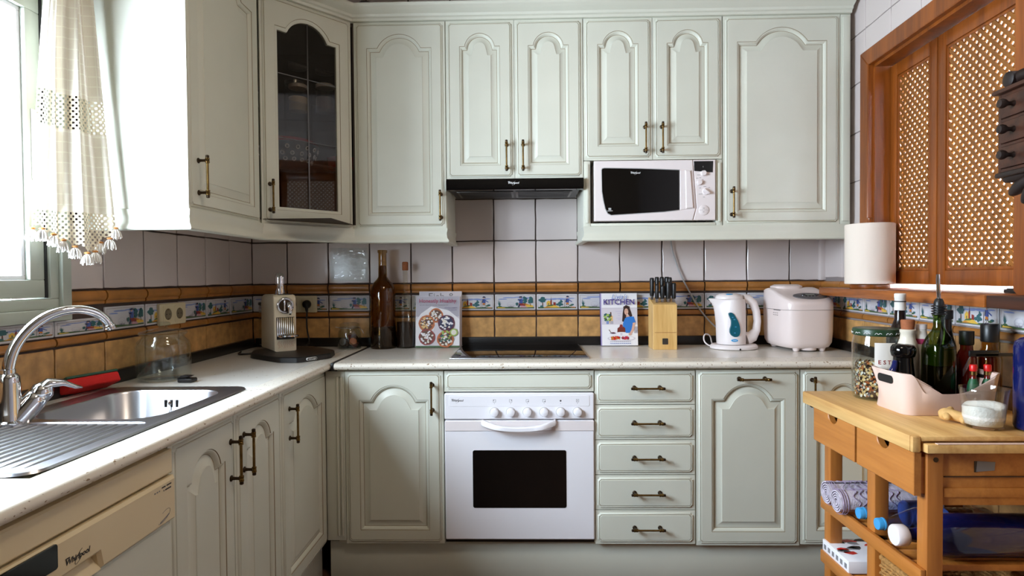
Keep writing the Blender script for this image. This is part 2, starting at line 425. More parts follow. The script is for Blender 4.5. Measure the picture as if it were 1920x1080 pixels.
def motif(kind):
    S = []
    def a(c, p): S.append((c, p))
    def bl(c, x, z, rx, rz, n=9): a(c, blob(x, z, rx, rz, n))
    for k in range(7): bl('p_sky', .22 + .11 * k + random.uniform(-.04, .04), .80 + random.uniform(-.12, .08), .12, .045)
    if kind == 0:
        a('p_green', [(0.0, .02), (1, .02), (1, .10), (.7, .13), (.4, .09), (0, .12)])
        a('p_brown', [(.10, .08), (.135, .08), (.128, .5), (.108, .5)])
        for x, z, r in ((.06, .66, .055), (.12, .78, .06), (.17, .66, .05), (.10, .56, .05), (.15, .54, .04), (.12, .66, .06)): bl('p_teal', x, z, r, r * 2)
        bl('p_teal', .09, .17, .05, .09)
        a('p_yellow', [(.14, .05), (.24, .20), (.36, .29), (.47, .22), (.58, .06)]); a('p_green', [(.2, .15), (.27, .27), (.36, .31), (.44, .26), (.36, .19)])
        a('p_orange', [(.16, .05), (.24, .14), (.31, .10), (.40, .07)])
        a('p_yellow', [(.22, .24), (.33, .27), (.33, .5), (.275, .62), (.22, .48)]); a('p_navy', [(.265, .27), (.285, .27), (.285, .4), (.265, .4)])
        a('p_red', [(.32, .27), (.36, .29), (.36, .62), (.345, .7), (.32, .6)]); a('p_brown', [(.335, .6), (.35, .6), (.343, .96)])
        a('p_red', [(.40, .24), (.465, .22), (.465, .46), (.40, .49)])
        for x, z, r in ((.51, .30, .04), (.56, .40, .045), (.61, .50, .04), (.62, .30, .045), (.57, .24, .04), (.60, .62, .025)): bl('p_teal', x, z, r, r * 2.1)
        a('p_navy', [(.735, .10), (.765, .10), (.765, .40), (.745, .40)]); a('p_navy', [(.79, .10), (.82, .10), (.80, .40), (.78, .40)])
        a('p_cream', [(.742, .16), (.764, .16), (.764, .26), (.745, .26)]); a('p_cream', [(.788, .16), (.812, .16), (.806, .26), (.786, .26)])
        a('p_orange', [(.738, .32), (.81, .32), (.80, .52), (.745, .52)])
        a('p_blue', [(.725, .46), (.82, .44), (.80, .76), (.75, .76)]); a('p_navy', [(.72, .50), (.745, .48), (.76, .74), (.74, .74)]); a('p_blue', [(.79, .72), (.80, .62), (.89, .48), (.90, .53)])
        bl('p_skin', .772, .80, .018, .05); a('p_navy', [(.72, .86), (.83, .84), (.82, .88), (.80, .95), (.755, .96), (.74, .88)])
        a('p_brown', [(.70, .68), (.708, .68), (.70, .10), (.692, .10)])
        bl('p_teal', .90, .28, .05, .07); bl('p_green', .86, .22, .05, .05); a('p_orange', [(.86, .07), (.98, .05), (.98, .11), (.88, .12)])
    else:
        a('p_green', [(0.0, .02), (1, .02), (1, .10), (.6, .08), (.3, .13), (0, .17)]); a('p_yellow', [(.02, .04), (.25, .05), (.2, .10), (.04, .13)])
        for k in range(9):
            an = math.radians(35 + 13 * k); x, z = .08, .2
            a('p_teal', [(x - .008, z), (x + .008, z), (x + .075 * math.cos(an), z + .5 * math.sin(an) * random.uniform(.7, 1.1))])
        bl('p_green', .09, .16, .05, .06)
        for cx, cz, rx, rz in ((.38, .32, .10, .19), (.34, .22, .05, .10), (.42, .22, .05, .10)):
            n = 16; o = [(cx + rx * math.cos(2 * PI * i / n), cz + rz * math.sin(2 * PI * i / n)) for i in range(n)]
            for i in range(n):
                p, q = Vector(o[i]), Vector(o[(i + 1) % n]); d = (q - p).normalized(); w = Vector((-d.y * .006, d.x * .016))
                a('p_grey', [tuple(p), tuple(q), tuple(q + w), tuple(p + w)])
        for x in (.33, .36, .40, .43): a('p_navy', [(x, .08), (x + .008, .08), (x + .008, .2), (x, .2)])
        bl('p_teal', .545, .36, .035, .14)
        a('p_yellow', [(.60, .34), (.72, .42), (.97, .24), (.98, .12), (.70, .12)]); a('p_orange', [(.62, .36), (.72, .44), (.88, .30), (.74, .26)])
        a('p_red', [(.58, .40), (.68, .42), (.78, .28), (.72, .16), (.62, .24)]); a('p_pink', [(.63, .08), (.82, .07), (.78, .20), (.66, .24)])
        a('p_navy', [(.56, .10), (.60, .09), (.63, .32), (.60, .36)])
        a('p_blue', [(.60, .42), (.69, .40), (.70, .66), (.66, .76), (.61, .72)]); a('p_navy', [(.56, .66), (.62, .60), (.66, .66), (.58, .72)])
        bl('p_skin', .635, .80, .02, .05); a('p_navy', [(.595, .84), (.69, .84), (.675, .95), (.615, .95)])
        for x in (.755, .90):
            a('p_brown', [(x - .008, .22), (x + .008, .22), (x + .004, .5), (x - .004, .5)])
            for k in range(5): bl('p_teal', x + random.uniform(-.025, .025), .48 + .09 * k, .042, .09)
        for k in range(3): bl('p_teal', .94, .5 + .12 * k, .03, .09)
    return S
MOT = [motif(0), motif(1)]
def decor(mb, x0, x1, z0, z1, kind, a=0.0, c=1.0):
    """picture tile; a..c is the part of the motif kept when the tile is cut"""
    tile(mb, x0, z0, x1, z1, 'tile_decor', .006, .0006)
    w = (x1 - x0); h = z1 - z0; mx = .012; 
    fx0, fx1, fz0, fz1 = x0 + .006, x1 - .006, z0 + .006, z1 - .006
    y = -.0062; t = .0008
    for (p, q, r, s) in ((fx0, fz0, fx1, fz0 + t), (fx0, fz1 - t, fx1, fz1), (fx0, fz0, fx0 + t, fz1), (fx1 - t, fz0, fx1, fz1)):
        mb.flat([(p, q), (r, q), (r, s), (p, s)], y, 'p_brown')
    full = w / max(.05, (c - a))
    for i, (col, poly) in enumerate(MOT[kind]):
        if min(p[0] for p in poly) < a - .001 or max(p[0] for p in poly) > c + .001: continue
        mb.flat([(x0 + .007 + (px - a) * (full - .014 / max(.05, c - a)), fz0 + pz * (fz1 - fz0)) for px, pz in poly], y - .00003 * (i + 1), col)
ZD = dict(m0=1.150, m1=1.1935, d0=1.0625, d1=1.1385, t0=1.0345, t1=1.0575, o0=.905, o1=1.0265)
PROF1 = [(0, 1.1495), (.006, 1.1495), (.009, 1.152), (.0095, 1.158), (.0085, 1.1605), (.013, 1.163), (.017, 1.172), (.017, 1.182), (.012, 1.1915), (.006, 1.1935), (0, 1.1935)]
PROF2 = [(0, 1.0345), (.006, 1.0345), (.011, 1.039), (.012, 1.046), (.010, 1.053), (.006, 1.0575), (0, 1.0575)]
def clad(mb, joints, ztop, g=.0031, lo=-9, hi=9, ph=0, skip=None, dado=True):
    for i, (x0, x1) in enumerate(zip(joints, joints[1:])):
        a, c = x0 + g, x1 - g
        if dado:
            tile(mb, a, ZD['o0'], c, ZD['o1'], 'tile_ochre')
            mould(mb, a, c, PROF2, 'tile_mould'); mould(mb, a, c, PROF1, 'tile_mould')
            k = (i + ph) % 2
            f = (x1 - x0) / PT
            if f > .97: decor(mb, a, c, ZD['d0'], ZD['d1'], k)
            elif f > .25: decor(mb, a, c, ZD['d0'], ZD['d1'], k, 1 - f if i == 0 else 0, 1 if i == 0 else f)
        z = ZL
        while z < ztop - .02:
            z1 = min(z + PT, ztop)
            if not (skip and skip(a, c, z, z1)): tile(mb, a, z + g, c, z1 - g, 'tile_white', .006)
            z += PT
b = MB()
J = [0.004] + [.1804 + k * PT for k in range(13)] + [2.806]
clad(b, J, CEIL - .01, ph=1)
b.build('tile_cladding', wall_back)
b = MB(LWM)
JL = [-.2317 - k * PT for k in range(5)]
clad(b, [JL[k] for k in (4, 3, 2, 1, 0)] + [-.006], CEIL - .01, ph=1)
# below and beside the window
JB = [-.2317 - k * PT for k in range(4, 13)][::-1]
for i, (x0, x1) in enumerate(zip(JB, JB[1:])):
    a, c = x0 + .0026, x1 - .0026
    tile(b, a, ZD['o0'], c, ZD['o1'], 'tile_ochre'); mould(b, a, c, PROF2, 'tile_mould')
    if i == len(JB) - 2:
        mould(b, WY1 + .003, c, PROF1, 'tile_mould')
        tile(b, WY1 + .003, ZL + .0026, c, ZL + PT - .0026, 'tile_white', .006)
    decor(b, a, c, ZD['d0'], 1.108 if i < len(JB) - 1 else ZD['d1'], i % 2)
b.build('tile_cladding', wall_left)
b = MB(RWM); PR = .1975
JR = [.006, .213] + [.412 + k * PR for k in range(9)]
def inhatch(a, c, z0, z1): return a > HS0 - .09 and c < HS1 + .09 and z1 > HZ0 and z0 < HZ1
def clad_right():
    g = .0022
    for i, (x0, x1) in enumerate(zip(JR, JR[1:])):
        a, c = x0 + g, x1 - g
        tile(b, a, .70, c, .901, 'tile_ochre'); tile(b, a, .49, c, .696, 'tile_ochre'); tile(b, a, .28, c, .486, 'tile_ochre')
        tile(b, a, ZD['o0'], c, ZD['o1'], 'tile_ochre'); mould(b, a, c, PROF2, 'tile_mould')
        decor(b, a, c, ZD['d0'], ZD['d1'], (i + 1) % 2)
        if c < HS0 or a > HS1: mould(b, a, c, PROF1, 'tile_mould')
        z = ZL + .012
        while z < CEIL - .03:
            z1 = min(z + .207, CEIL - .01); l, r = a, c
            if z1 > HZ0 and z < HZ1 + .05:
                if l < HS0 - .05 < r: r = HS0 - .05
                elif r > HS1 + .05 > l: l = HS1 + .05
                elif l >= HS0 - .05 and r <= HS1 + .05:
                    r = l
            zc = z1 - g
            if z < HZ1 < z1 and c > HS0 - .06 and a < HS1 + .06:
                tile(b, a, HZ1 + .031, c, z1 - g, 'tile_white', .004); zc = HZ1 + .03
            if r - l > .015: tile(b, l, z + g, r, zc, 'tile_white', .004)
            z += .207
clad_right()
b.build('tile_cladding', wall_right)
b = MB(); b.box(2.781, -.03, ZL, 2.809, -.001, CEIL, 'tile_white', .004); struct(b, 'trim_1', 'white corner bead of the tiled walls')
# black upstand along the worktops
b = MB(); b.box(.022, -.022, ZC, 2.785, -.0005, .931, 'skirt', .003); struct(b, 'baseboard_back', 'black upstand strip behind the worktop')
b = MB(); b.box(.0005, -2.3, ZC, .022, -.0225, .931, 'skirt', .003); struct(b, 'baseboard_left', 'black upstand strip behind the sink')
b = MB(RWM); b.box(.03, -.022, ZC, .62, -.0065, .931, 'skirt', .003); struct(b, 'baseboard_right', 'black upstand strip on the hatch wall')

# ------------------------------------------------------------------ window in the left wall
b = MB()
def frame_lr(y0, y1, z0, z1, w, x0, x1, m, bev=.003, mb=None):
    q = mb or b
    q.box(x0, y0, z0, x1, y1, z0 + w, m, bev); q.box(x0, y0, z1 - w, x1, y1, z1, m, bev)
    q.box(x0, y0, z0 + w, x1, y0 + w, z1 - w, m, bev); q.box(x0, y1 - w, z0 + w, x1, y1, z1 - w, m, bev)
frame_lr(-2.55, -1.212, 1.11, 2.09, .034, -.05, .024, 'frame_sage')
frame_lr(-2.516, -1.246, 1.144, 2.056, .030, -.07, .012, 'frame_sage')
win = struct(b, 'window_1', 'sage green wooden window frame beside the sink')
b = MB()
frame_lr(-1.87, -1.284, 1.178, 2.022, .05, -.06, .002, 'frame_sage')
frame_lr(-1.82, -1.334, 1.228, 1.972, .012, -.05, -.012, 'enamel', .002)
b.box(.0, -1.286, 1.177, .004, -1.277, 2.022, 'rubber'); 
b.build('sash', win)
b = MB(); frame_lr(-2.482, -1.878, 1.178, 2.022, .05, -.06, .002, 'frame_sage'); b.build('sash', win)
b = MB(); b.box(-.034, -1.825, 1.23, -.030, -1.33, 1.974, 'pane'); b.build('glass_pane', win)
b = MB(); b.box(-.034, -2.43, 1.23, -.030, -1.93, 1.974, 'pane'); b.build('glass_pane', win)
b = MB(); b.box(.002, -1.322, 1.505, .007, -1.292, 1.70, 'plastic_white', .002); b.box(.0065, -1.314, 1.565, .009, -1.299, 1.662, 'steel', .001)
b.box(.0085, -1.312, 1.635, .0095, -1.301, 1.655, 'black_plastic'); b.box(.0085, -1.312, 1.572, .0095, -1.301, 1.62, 'black_plastic')
for z in (1.52, 1.686): b.cyl((.006, -1.307, z), (.0085, -1.307, z), .004, 'steel')
b.build('latch_plate', win)

# ------------------------------------------------------------------ hatch: casing, shutters, shelf
b = MB(RWM)
def cas(x0, z0, x1, z1): b.box(x0, -.022, z0, x1, 0, z1, 'pine', .004)
W = .066
def mitre(poly): b.prism(poly, -.022, 0, 'pine', .003)
mitre([(HS0 - W, HZ0), (HS0, HZ0), (HS0, HZ1), (HS0 - W, HZ1 + W)])
mitre([(HS0 - W, HZ1 + W), (HS0, HZ1), (HS1, HZ1), (HS1 + W, HZ1 + W)])
mitre([(HS1, HZ0 + .01), (HS1 + W, HZ0 - .05), (HS1 + W, HZ1 + W), (HS1, HZ1)])
b.box(HS0, 0, HZ0, HS0 + .012, .13, HZ1, 'pine'); b.box(HS1 - .012, 0, HZ0, HS1, .13, HZ1, 'pine'); b.box(HS0, 0, HZ1 - .012, HS1, .13, HZ1, 'pine')
b.box(HS0 + .012, .105, HZ0 + .03, HS0 + .03, .125, HZ1 - .012, 'pine'); b.box(HS1 - .03, .105, HZ0 + .03, HS1 - .012, .125, HZ1 - .012, 'pine')
struct(b, 'trim_2', 'stained pine casing around the serving hatch')

def clip_strip(px, pz, dx, dz, hw, x0, z0, x1, z1):
    nx, nz = -dz, dx; Lg = 3
    poly = [(px - dx * Lg + nx * hw, pz - dz * Lg + nz * hw), (px - dx * Lg - nx * hw, pz - dz * Lg - nz * hw), (px + dx * Lg - nx * hw, pz + dz * Lg - nz * hw), (px + dx * Lg + nx * hw, pz + dz * Lg + nz * hw)]
    for (ax, lim, sg) in ((0, x0, 1), (0, x1, -1), (1, z0, 1), (1, z1, -1)):
        out = []
        for i in range(len(poly)):
            p, q = poly[i - 1], poly[i]; ip = (p[ax] - lim) * sg >= 0; iq = (q[ax] - lim) * sg >= 0
            if ip != iq:
                t = (lim - p[ax]) / (q[ax] - p[ax]); out.append((p[0] + (q[0] - p[0]) * t, p[1] + (q[1] - p[1]) * t))
            if iq: out.append(q)
        poly = out
        if not poly: return None
    return poly if len(poly) >= 3 else None
def shutter(x0, x1, label):
    z0, z1 = HZ0 + .018, HZ1 - .016
    T = thing('lattice_shutter', label, 'shutter', RWM @ Vector(((x0 + x1) / 2, .07, z0)), -94, 'lattice shutters of the serving hatch')
    f = MB(RWM); w = .044
    for (a, c, e, g) in ((x0, z0, x0 + w, z1), (x1 - w, z0, x1, z1), (x0 + w, z1 - .05, x1 - w, z1), (x0 + w, z0, x1 - w, z0 + .05)):
        f.box(a, .058, c, e, .082, g, 'pine', .003)
    q = .010
    for (a, c, e, g) in ((x0 + w, z0 + .05, x0 + w + q, z1 - .05), (x1 - w - q, z0 + .05, x1 - w, z1 - .05), (x0 + w, z1 - .05 - q, x1 - w, z1 - .05), (x0 + w, z0 + .05, x1 - w, z0 + .05 + q)):
        f.box(a, .062, c, e, .078, g, 'pine', .002)
    f.build('frame', T)
    l = MB(RWM); ax0, ax1, az0, az1 = x0 + w, x1 - w, z0 + .05, z1 - .05
    p = .0222; hw = .0058; r = math.sqrt(.5)
    for lay, (sx, y0) in enumerate(((1, .064), (-1, .0682))):
        k = -60
        while k < 60:
            c = clip_strip((ax0 + ax1) / 2 + r * k * p, (az0 + az1) / 2 + sx * r * k * p, r, -sx * r, hw, ax0, az0, ax1, az1)
            if c: l.prism(c, y0, y0 + .004, 'pine_slat')
            k += 1
    l.build('lattice', T)
    return T
sm = HS0 + .012 + (.793 - HS0 - .012)
shutter(HS0 + .016, .792, 'left lattice shutter of the hatch, behind the paper towel roll')
shutter(.797, HS1 - .014, 'right lattice shutter of the hatch, beside the small hanging drawers')
# shelf under the hatch
b = MB(RWM)
b.box(.256, -.124, 1.133, 1.322, -.0225, 1.167, 'pine_along', .003); b.box(HS0 + .001, -.0225, 1.133, HS1 - .001, .136, 1.167, 'pine_along')
single(b, 'wall_shelf', 'long pine shelf under the lattice hatch with the paper roll on it', 'shelf')
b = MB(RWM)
b.box(1.325, -.122, 1.133, 1.78, -.0225, 1.166, 'walnut', .003)  # shelf carried on in darker wood, the shadow there put into its colour
single(b, 'wall_shelf', 'right end of the pine shelf, coloured dark for the shadow on it', 'shelf')
# ------------------------------------------------------------------ cabinet fronts
def rect_pts(x0, z0, x1, z1): return [(x0, z0), (x1, z0), (x1, z1), (x0, z1)]
def notched(w, h, e, d, rc=.009, n=5):
    """moulded edge line: straight sides, corners curling inwards"""
    out = []; R = rc + d; a0 = math.asin(min(.9, d / R))
    for (cx, cz, st) in ((e, e, 90), (w - e, e, 180), (w - e, h - e, 270), (e, h - e, 0)):
        # concave arc about the corner, walked so that the outline stays CCW
        for i in range(n + 1):
            a = math.radians(st) - a0 - (PI / 2 - 2 * a0) * i / n
            out.append((cx + R * math.cos(a), cz + R * math.sin(a)))
    return out
def arch(x0, z0, x1, zs, sho, rise, n=18):
    pts = [(x0, z0), (x1, z0), (x1, zs), (x1 - sho, zs)]
    c = (x1 - x0) / 2 - sho; R = (c * c + rise * rise) / (2 * rise); cz = zs + rise - R; cx = (x0 + x1) / 2
    a = math.asin(min(1, c / R)); a = a if rise <= R else PI - a
    for i in range(1, n): t = a - 2 * a * i / n; pts.append((cx + R * math.sin(t), cz + R * math.cos(t)))
    return pts + [(x0 + sho, zs), (x0, zs)]
def front(mb, w, h, panel=None, t=.021, m='paint', hole=False):
    """moulded front in local axes: x right, z up, back at y=0, face towards -y.  panel = (side, bottom, shoulder from top, shoulder length, rise)"""
    yf = -t
    R0 = rect_pts(0, 0, w, h)
    mb.rings([[(x, 0, z) for x, z in R0], [(x, yf + .008, z) for x, z in R0]], m)
    if not hole: mb.face([(x, 0, z) for x, z in R0], m)
    e = .008
    L = [(.0, .007), (.0032, .0025), (.0060, .0010), (.0072, .0026), (.0088, .0026), (.0100, .0004), (.0115, 0)]
    K = [[(x, yf + dy, z) for x, z in notched(w, h, e, d)] for d, dy in L]
    mb.face([(x, yf + .008, z) for x, z in R0], m, [K[0]])
    mb.rings(K[:4], m); mb.rings(K[3:5], 'glaze'); mb.rings(K[4:], m)
    if not panel:
        mb.face(K[-1], m); return None
    sd, bo, tp, sho, ri = panel
    A = arch(sd, bo, w - sd, h - tp, sho, ri)
    def ring(d, dy): return [(x, yf + dy, z) for x, z in inset(A, d)]
    a0 = ring(0, 0); mb.face(K[-1], m, [a0])
    mb.rings([a0, ring(.0014, .0022)], 'glaze')
    if hole:
        g = [ring(.0014, .0022), ring(.006, .003), ring(.012, .007), ring(.0135, .0085)]
        mb.rings(g, m); i0 = inset(A, .0135)
        mb.rings([[(x, yf + .0085, z) for x, z in i0], [(x, 0, z) for x, z in i0]], m)
        mb.face([(x, 0, z) for x, z in R0], m, [[(x, 0, z) for x, z in i0]])
        return i0
    mb.rings([ring(.0014, .0022), ring(.004, .0020), ring(.008, .0040), ring(.0115, .0090), ring(.0130, .0118)], m)
    mb.rings([ring(.0130, .0118), ring(.0150, .0122)], 'glaze')
    fd = min(.040, (w - 2 * sd) * .22)
    mb.rings([ring(.0150, .0122), ring(.019, .0118), ring(fd, .0030), ring(fd + .0010, .0012)], m)
    mb.face(ring(fd + .0010, .0012), m)
    return A
def handle(mb, x, z, vertical=True, y=-.021, s=1.0):
    """antique bar handle with two posts, collars and dark end buttons"""
    T0 = mb.T
    mb.T = T0 @ TR(x, y, z) @ (RY(90) if vertical else Matrix())
    for sx in (-.05, .05):
        mb.axis_lathe((sx * s, 0, 0), (0, -1, 0), [(.0085, 0), (.0085, .002), (.005, .004), (.0042, .012), (.0042, .02), (.0056, .026)], 'bronze', 12)
        mb.axis_lathe(((sx - .0085) * s, -.029, 0), (1, 0, 0), [(.004, 0), (.0066, .001), (.0066, .004), (.0052, .005), (.0066, .006), (.0052, .008), (.0066, .0095), (.0052, .011), (.0066, .012), (.0066, .016), (.004, .017)], 'brass', 12)
    mb.cyl((-.05 * s, -.029, 0), (.05 * s, -.029, 0), .0038, 'brass', n=10)
    for q in (-1, 1):
        mb.axis_lathe((q * .0575 * s, -.029, 0), (q, 0, 0), [(.004, 0), (.0054, .001), (.0054, .008), (.003, .0095)], 'bronze', 10)
    mb.T = T0
def add_front(E, name, T, w, h, panel=None, hpos=None, vertical=True, hole=False, m='paint'):
    q = MB(T); i0 = front(q, w, h, panel, m=m, hole=hole); o = q.build(name, E, angle=30)
    if hpos:
        q = MB(T); handle(q, hpos[0], hpos[1], vertical); q.build('handle', o)
    return o, i0
P_N = (.060, .058, .112, .022, .056)      # narrow door
P_M = (.058, .056, .114, .046, .060)      # 40 cm door
P_W = (.058, .054, .112, .080, .060)      # 50 cm door
G = .0015
UY = -.322; UB, UT = 1.441, 2.336          # upper fronts: carcass face, bottom, top

# ------------------------------------------------------------------ upper cabinets
E = thing('wall_cabinet', 'tall narrow wall cabinet left of the cooker hood, one arched door', 'cabinet', (.818, -.16, UB))
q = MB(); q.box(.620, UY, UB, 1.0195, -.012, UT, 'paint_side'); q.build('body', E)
add_front(E, 'door', TR(.6195, UY, UB), .3985, UT - UB, P_M, (.376, .095))

E = thing('wall_cabinet', 'two door wall cabinet directly above the black cooker hood', 'cabinet', (1.318, -.16, 1.65))
q = MB(); q.box(1.021, UY, 1.655, 1.6145, -.012, UT, 'paint_side'); q.build('body', E)
add_front(E, 'door', TR(1.0215, UY, 1.651), .2955, UT - 1.651, P_N, (.262, .095))
add_front(E, 'door', TR(1.3185, UY, 1.651), .2955, UT - 1.651, P_N, (.036, .095))

E = thing('wall_cabinet', 'two door wall cabinet with the microwave niche below its doors', 'cabinet', (1.915, -.16, UB))
q = MB()
q.box(1.616, UY, 1.730, 2.213, -.012, UT, 'paint_side')
q.box(1.616, UY, UB, 1.634, -.012, 1.7295, 'paint_side'); q.box(2.195, UY, UB, 2.213, -.012, 1.7295, 'paint_side')
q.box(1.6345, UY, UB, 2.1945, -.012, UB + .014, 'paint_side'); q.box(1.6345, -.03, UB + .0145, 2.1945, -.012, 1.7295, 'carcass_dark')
q.build('body', E)
add_front(E, 'door', TR(1.6175, UY, 1.727), .2955, UT - 1.727, P_N, (.262, .088))
add_front(E, 'door', TR(1.9150, UY, 1.727), .2965, UT - 1.727, P_N, (.036, .088))
for x in (1.6172, 2.1855):
    q = MB(TR(x, UY, UB)); w, h = .0275, .283
    q.box(0, -.014, 0, w, 0, h, 'paint', .002); q.box(.007, -.021, .014, w - .007, -.014, h - .014, 'paint', .004); q.build('stile', E)
q = MB(); q.box(1.646, UY - .016, UB, 2.184, UY - .0005, UB + .0135, 'paint', .003); q.build('bottom_rail', E)

E = thing('wall_cabinet', 'wide wall cabinet at the right end beside the lattice hatch', 'cabinet', (2.48, -.16, UB))
q = MB(); q.box(2.214, UY, UB, 2.714, -.012, UT, 'paint_side'); q.build('body', E)
add_front(E, 'door', TR(2.2165, UY, UB), .4965, UT - UB, P_W, (.034, .095))
q = MB(TR(2.7155, UY, UB)); q.box(0, -.013, 0, .043, .2, UT - UB, 'paint', .002); q.box(.006, -.022, .012, .037, -.013, UT - UB - .012, 'paint', .006); q.build('filler_strip', E)

# glazed corner cabinet
E = thing('corner_wall_cabinet', 'corner wall cabinet with an arched glass door showing jars and a colander', 'cabinet', (.3, -.3, UB))
A0 = Vector((.345, -.648)); B0 = Vector((.6155, -.345)); ang = math.degrees(math.atan2(B0.y - A0.y, B0.x - A0.x)); dl = (B0 - A0).length
nv = Vector((math.sin(math.radians(ang)), -math.cos(math.radians(ang))))
a1, b1 = A0 - nv * .022, B0 - nv * .022
P5 = [(.012, -.012), (.6185, -.012), (.6185, -.330), tuple(b1), tuple(a1), (.330, -.647), (.012, -.647)]
def slab(mb, pts, z0, z1, m):
    mb.rings([[(x, y, z0) for x, y in pts], [(x, y, z1) for x, y in pts]], m); mb.face([(x, y, z0) for x, y in pts], m); mb.face([(x, y, z1) for x, y in pts], m)
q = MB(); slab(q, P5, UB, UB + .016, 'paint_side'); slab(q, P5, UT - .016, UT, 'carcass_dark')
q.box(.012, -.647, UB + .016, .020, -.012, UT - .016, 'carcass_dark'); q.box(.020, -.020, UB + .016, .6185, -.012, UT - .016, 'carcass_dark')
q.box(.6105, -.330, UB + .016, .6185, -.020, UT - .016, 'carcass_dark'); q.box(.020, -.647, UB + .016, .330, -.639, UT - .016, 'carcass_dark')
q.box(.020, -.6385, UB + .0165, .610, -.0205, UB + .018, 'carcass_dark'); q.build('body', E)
DT = TR(a1.x, a1.y, UB) @ RZ(ang)
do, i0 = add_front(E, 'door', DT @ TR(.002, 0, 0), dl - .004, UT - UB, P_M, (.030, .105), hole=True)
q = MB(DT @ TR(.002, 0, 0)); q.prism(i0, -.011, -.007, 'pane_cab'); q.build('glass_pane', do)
q = MB(DT @ TR(.002, 0, 0)); mx = (dl - .004) / 2
q.box(mx - .003, -.0125, .072, mx + .003, -.0112, UT - UB - .068, 'steel_dark', .0006)
for z in (.345, .60): q.box(.074, -.0125, z - .002, dl - .078, -.0112, z + .002, 'steel_dark', .0006)
q.build('leading', do)
SH = [(.021, -.021), (.609, -.021), (.609, -.318), (b1.x - .012, b1.y + .006), (a1.x - .006, a1.y + .012), (.322, -.638), (.021, -.638)]
q = MB(); slab(q, SH, 1.945, 1.951, 'shelf_glass'); slab(q, SH, 1.700, 1.706, 'shelf_glass'); slab(q, [(x * .98 + .004, y * .98 - .004) for x, y in SH], 2.105, 2.111, 'shelf_glass'); q.build('glass_shelf', E)

E = thing('wall_cabinet', 'left wall cabinet beside the curtain with a sunlit end panel', 'cabinet', (.16, -.9, UB))
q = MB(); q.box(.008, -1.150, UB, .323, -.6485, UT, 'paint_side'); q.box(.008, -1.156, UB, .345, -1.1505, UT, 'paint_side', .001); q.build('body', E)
add_front(E, 'door', TR(.323, -1.149, UB) @ RZ(90), .497, UT - UB, P_W, (.052, .105))

# cornice and light rails
PL = [(.008, -1.157), (.346, -1.157), (A0.x, A0.y), (B0.x, B0.y), (2.757, -.345)]
CR = [(-.02, 0), (.004, 0), (.006, .010), (.014, .014), (.017, .024), (.034, .034), (.044, .044), (.048, .052), (.048, .060), (-.02, .060)]
q = MB(); q.sweep(PL, CR, 'paint', UT + .001); single(q, 'cornice', 'long moulded cornice running along the tops of all wall cabinets', 'cornice')
LR = [(-.018, 0), (.008, 0), (.012, .004), (.010, .012), (.003, .020), (.001, .040), (.004, .052), (.005, .0635), (-.018, .0635)]
q = MB(); q.sweep(PL[:4] + [(1.019, -.345), (1.019, -.012)], LR, 'paint', UB - .0645)
single(q, 'light_rail', 'moulded pelmet rail under the left and corner wall cabinets', 'pelmet')
q = MB(); q.sweep([(1.617, -.012), (1.617, -.345), (2.757, -.345), (2.757, -.3)], LR, 'paint', UB - .0645)
single(q, 'light_rail', 'moulded pelmet rail under the microwave and the right wall cabinet', 'pelmet')

# ------------------------------------------------------------------ base cabinets (back run)
BY = -.559; BB, BT = .158, .852
E = thing('base_cabinet', 'base cabinet left of the oven with a single arched door', 'cabinet', (.83, -.3, BB))
q = MB(); q.box(.600, BY, BB, 1.0305, -.03, .860, 'paint_side'); q.build('body', E)
add_front(E, 'door', TR(.6345, BY, BB), .3945, BT - BB, P_M, (.352, .590))
q = MB(TR(.592, BY, BB)); q.box(-.037, -.010, .01, .040, 0, BT - BB, 'paint', .002)
for x in (.006, .022): q.box(x, -.018, .03, x + .011, -.009, BT - BB - .02, 'paint', .005)
q.build('corner_post', E)
E = thing('base_cabinet', 'plain moulded panel unit above the oven under the hob', 'cabinet', (1.332, -.3, .768))
q = MB(); q.box(1.0325, BY, .770, 1.629, -.03, .838, 'paint_side'); q.build('body', E)
add_front(E, 'drawer_front', TR(1.0335, BY, .769), .5945, BT - .769)
E = thing('drawer_unit', 'five drawer base unit right of the oven', 'cabinet', (1.83, -.3, BB))
q = MB(); q.box(1.6305, BY, BB, 2.0275, -.03, .860, 'paint_side'); q.build('body', E)
zz = [.158, .2955, .4365, .5765, .7165, .8525]
for k in range(5):
    add_front(E, 'drawer', TR(1.6325, BY, zz[k]), .3945, zz[k + 1] - zz[k] - .003, None, (.204, (zz[k + 1] - zz[k]) * .50), False)
E = thing('base_cabinet', 'base cabinet with arched door and a horizontal handle at its top', 'cabinet', (2.23, -.3, BB))
q = MB(); q.box(2.0285, BY, BB, 2.4385, -.03, .860, 'paint_side'); q.build('body', E)
add_front(E, 'door', TR(2.0325, BY, BB - .005), .4035, BT - BB + .005, P_M, (.215, .665), False)
E = thing('base_cabinet', 'rightmost base cabinet, half hidden behind the wooden trolley', 'cabinet', (2.62, -.3, BB))
q = MB(); q.box(2.4395, BY, BB, 2.755, -.03, .860, 'paint_side'); q.build('body', E)
add_front(E, 'door', TR(2.4415, BY, BB), .335, BT - BB, P_M, (.040, .604))
q = MB(); q.box(.556, -.540, .0, 2.78, -.522, .154, 'paint', .002); single(q, 'plinth', 'long plinth board under the oven and drawer unit', 'plinth')

